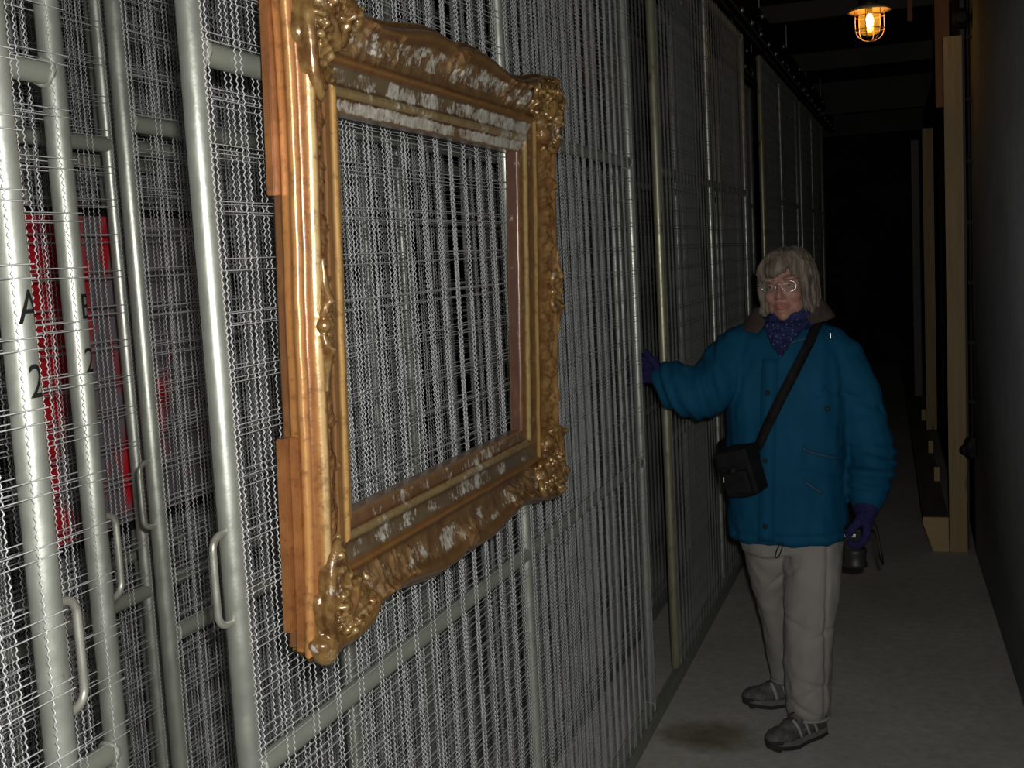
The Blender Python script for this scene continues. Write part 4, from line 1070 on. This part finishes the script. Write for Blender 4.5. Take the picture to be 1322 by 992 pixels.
# --- shoes
def shoe(loc, ang, name='shoe'):
    so = bpy.data.objects.new(name, None); COL.objects.link(so); so.parent = per
    so.location = loc; so.rotation_euler = (0, 0, ang)
    # foot runs along -Y, heel at +.09, toe at -.17
    def outline(sc, z0, z1, dz=0.0):
        ks = np.linspace(0, 1, 15)
        yy = .088 - .262 * ks
        wd = np.interp(ks, [0, .08, .25, .45, .68, .85, .95, 1], [.012, .028, .034, .034, .046, .042, .028, .008]) * sc
        return yy, wd
    yy, wd = outline(1.06, 0, 0)
    def slab(za, zb, sc, toe=0.):
        A_ = Acc(); n = len(yy)
        lift = np.interp(np.arange(n) / (n - 1.), [0, .1, .65, 1], [.004, 0, 0, .016])
        ring = np.concatenate([np.stack([wd * sc, yy], -1), np.stack([-wd * sc, yy], -1)[::-1]]); lf = np.concatenate([lift, lift[::-1]])
        m_ = len(ring)
        V_ = np.concatenate([np.c_[ring, za + lf], np.c_[ring * [.98, .99], zb + lf]])
        Q_ = np.array([[i, (i + 1) % m_, m_ + (i + 1) % m_, m_ + i] for i in range(m_)])
        T_ = []
        for b in (0, m_):
            for i in range(n - 1): T_.append([b + i, b + i + 1, b + m_ - 2 - i, b + m_ - 1 - i])
        return A_.add(V_, np.concatenate([Q_, np.array(T_)]))
    link('outsole', slab(0, .013, 1.0).mesh('outsole', False), M_SOLE, so)
    for k in range(9):
        yk = .07 - k * .027
        link('lug', Acc().box((-.026, yk - .007, 0), (.026, yk + .007, .004)).mesh('lug', False), M_SOLE, so)
    link('midsole', slab(.013, .026, .97).mesh('midsole', False), M_MIDS, so)
    A_ = Acc()
    A_.ell((0, -.115, .040), (.043, .062, .030)); A_.ell((0, -.06, .046), (.037, .07, .040)); A_.ell((0, .0, .055), (.034, .06, .052)); A_.ell((0, .045, .052), (.033, .045, .052))
    A_.cap([(0, -.045, .066), (0, -.0, .095), (0, .02, .105)], [.030, .033, .034])
    up_ = remesh(A_.mesh('upper'), .004, 4)
    V_ = getco(up_); V_[:, 2] = np.maximum(V_[:, 2], .022); V_ += getno(up_) * (.0012 * pnoise(V_, (70, 70, 70)))[:, None]; setco(up_, V_)
    uo = link('upper', up_, M_SHOE, so)
    link('toe_cap', remesh(Acc().ell((0, -.126, .034), (.0425, .052, .022)).mesh('toe_cap'), .004, 2), M_LACE, so)
    for s in (-1, 1):
        for k in range(3):
            y0 = -.075 + k * .036; P = spline([(s * .016, y0, .088 + .008 * k), (s * .032, y0 + .008, .066), (s * .040, y0 + .016, .032)], 10)
            Vr, Qr = ribbon(P, np.tile([s, 0, .4], (10, 1)), .012, .004); link('overlay', Acc().add(Vr, Qr).mesh('overlay', False), M_SHOEB, so)
    for k in range(4):
        y0 = -.082 + k * .022; zt = .086 + k * .011
        link('lace', Acc().tube(spline([(-.020, y0, zt - .010), (-.006, y0 + .008, zt + .002), (.006, y0 + .014, zt + .003), (.020, y0 + .022, zt - .004)], 10), .0026, 6).mesh('lace'), M_LACE, so)
    for s in (-1, 1):
        link('lace', Acc().tube(spline([(0, -.012, .122), (s * .02, -.028, .132), (s * .038, -.034, .118), (s * .022, -.022, .116), (0, -.012, .122)], 20), .0024, 6).mesh('lace'), M_LACE, so)
    link('sock', cyl([(0, .012, .085), (0, .02, .12), (0, .024, .16)], [.030, .031, .033], 16).mesh('sock'), M_SOCK, so)
    return so
shoe((.056, -.122, 0), math.radians(-38))
shoe((-.022, .165, 0), math.radians(-68))

# --- gloves
def finger(A_, pts, r0_, r1_, n=14):
    P = spline(pts, n); R = np.linspace(r0_, r1_, n); A_.tube(P, R, 10)
    A_.ell(P[0], R[0], None, 10, 8); A_.ell(P[-1], R[-1], None, 10, 8)
# right hand: fingers hooked round the end post of the front panel
post = Vector((LANE[0] - PX, 1.328 + 2.436 - PY, 0))
A = Acc()
A.cap([(-.352, -.098, 1.196), (-.378, -.090, 1.210)], [.034, .033])
A.loft([(0, 0, 0, .1, .1)] * 2, 8) if False else None
for k in range(4):
    z0 = 1.262 - k * .0235
    A.cap([(-.382, -.088, 1.212), (-.418, -.070, z0)], [.020, .0135], 10)
R_ = .0285
for k, (z0, dz) in enumerate(((1.264, .006), (1.241, .002), (1.217, -.002), (1.194, -.006))):
    pts = [(-.412, -.070, z0)]
    for an in (38, 75, 115, 150, 172 - 6 * (k == 3)):
        pts.append((post.x + R_ * math.cos(math.radians(an)), post.y + R_ * math.sin(math.radians(an)), z0 + dz * an / 170))
    finger(A, pts, .0118 - .001 * (k == 3), .0098 - .001 * (k == 3))
finger(A, [(-.385, -.108, 1.222), (-.402, -.116, 1.252), (-.420, -.116, 1.275), (-.432, -.112, 1.292)], .0145, .0105)
gm = remesh(A.mesh('glove'), .0032, 3)
V_ = getco(gm); V_ += getno(gm) * (.0009 * np.sin(V_[:, 2] * 900) + .001 * pnoise(V_, (120, 120, 120)))[:, None]; setco(gm, V_)
link('glove', gm, M_GLOVE, per)
# left hand: hanging, closed round the grip of the camera
A = Acc()
A.cap([(.258, -.046, .800), (.258, -.060, .765)], [.041, .041])
for k in range(4):
    yk = -.105 + k * .0225
    A.cap([(.258, -.060, .765), (.262, yk, .715)], [.034, .017], 10)
for k in range(4):
    yk = -.108 + k * .0228
    ln = (0, .004, .002, -.006)[k]
    finger(A, [(.262, yk, .718), (.262 - .004, yk, .690 - ln), (.246, yk, .664 - ln), (.226, yk - .002, .654 - ln), (.209, yk - .003, .662 - ln)], 0.0145, .0112)
finger(A, [(.250, -.094, .752), (.232, -.112, .728), (.214, -.118, .706), (.204, -.112, .690)], 0.0165, .0125)
gm = remesh(A.mesh('glove'), .0032, 3)
V_ = getco(gm); V_ += getno(gm) * (.0009 * np.sin(V_[:, 2] * 900) + .001 * pnoise(V_, (120, 120, 120)))[:, None]; setco(gm, V_)
link('glove', gm, M_GLOVE, per)

# ------------------------------------------------------------------ the camera in her hand
cm = thing('camera', 'black camera held low in the woman left hand, its strap dangling', 'camera', (PX + .222, PY - .075, .66))
A = Acc(); A.box((-.034, -.030, -.028), (.022, .062, .045)); A.ell((-.006, .0, .050), (.018, .026, .016))
link('camera_body', remesh(A.mesh('camera_body'), .004, 3), M_BLKP, cm)
link('lens', Acc().add(*lathe([(.001, -.024), (.034, -.024), (.036, -.035), (.034, -.042), (.034, -.068), (.037, -.072), (.037, -.083), (.031, -.083), (.028, -.076), (.001, -.074)])).mesh('lens', False), M_BLK, cm)
bm = bmesh.new(); add_box(bm, (-.030, -.034, .020), (.004, -.030, .030), .001); link('name_plate', bm_mesh('name_plate', bm), M_CHROME, cm)
P = spline([(.018, .05, .03), (.045, .035, .055), (.066, .03, .04), (.074, .026, .0), (.080, .026, -.04), (.084, .03, -.085), (.074, .03, -.06), (.068, .028, -.02), (.060, .03, .02), (.040, .045, .03), (.018, .056, .02)], 50)
Vr, Qr = ribbon(P, np.stack([np.ones(50), .25 * np.sin(np.linspace(0, 9, 50)), 0 * P[:, 0]], -1), .012, .002)
link('neck_strap', Acc().add(Vr, Qr).mesh('neck_strap'), M_BAG, cm)

# ------------------------------------------------------------------ shoulder bag
bg = thing('shoulder_bag', 'black nylon camera bag worn across the woman teal jacket', 'bag', (PX - .115, PY - .205, .915))
BR = np.array(Matrix.Rotation(math.radians(-14), 3, 'Y') @ Matrix.Rotation(math.radians(-16), 3, 'Z'))
def bagpart(name, acc, m, vox=None, sm_=4):
    acc.V = [v @ BR.T for v in acc.V]; me = acc.mesh(name)
    if vox: me = remesh(me, vox, sm_)
    return link(name, me, m, bg)
A = Acc(); A.box((-.056, -.045, -.078), (.056, .045, .062)); A.ell((0, 0, .058), (.054, .044, .026)); A.ell((0, 0, -.075), (.052, .042, .014))
bo_ = bagpart('pouch', A, M_BAG, .006, 6)
A = Acc(); A.box((-.058, -.050, .02), (.058, .047, .074)); bagpart('flap', A, M_BAG, .006, 6)
A = Acc(); A.box((-.044, -.064, -.066), (.044, -.040, .008)); bagpart('front_pocket', A, M_BAG, .005, 5)
A = Acc(); A.box((-.072, -.025, -.05), (-.052, .025, .02)); bagpart('side_pocket', A, M_BAG, .005, 4)
bagpart('zip', Acc().tube(spline([(-.058, -.02, .022), (-.040, -.048, .022), (0, -.053, .021), (.040, -.048, .022), (.058, -.02, .022)], 24), .0025, 6), M_BLKP)
bagpart('zip_pull', Acc().tube([(-.034, -.0665, -.002), (-.037, -.068, -.018)], .0026, 6), M_CHROME)
bagpart('buckle', Acc().box((-.012, -.069, .0), (.012, -.063, .022)), M_BLKP)
# strap: from the bag up across the chest, over her left shoulder and down the back
fp = [(-.062, .992), (-.040, 1.04), (-.012, 1.095), (.016, 1.15), (.045, 1.205), (.072, 1.258), (.094, 1.302)]
Pf = [(xx, front_y(xx, zz) - .015, zz) for xx, zz in fp]
Pf = [(-.072, -.175, .972)] + Pf + [(.112, -.065, 1.348), (.122, -.01, 1.372), (.118, .05, 1.352), (.09, .12, 1.26), (.03, .162, 1.12), (-.06, .165, 1.02), (-.15, .12, .975), (-.205, .0, .965), (-.205, -.10, .965), (-.175, -.175, .968)]
P = spline(Pf, 110)
Nn = np.stack([P[:, 0] - .0, P[:, 1] * 1.2, np.where(P[:, 2] > 1.3, (P[:, 2] - 1.25) * 2.5, 0)], -1); Nn /= np.linalg.norm(Nn, axis=1)[:, None]
Vr, Qr = ribbon(P, Nn, .032, .003)
o = link('strap', Acc().add(Vr - np.array([-.115, -.205, .915]), Qr).mesh('strap'), M_BAG, bg)
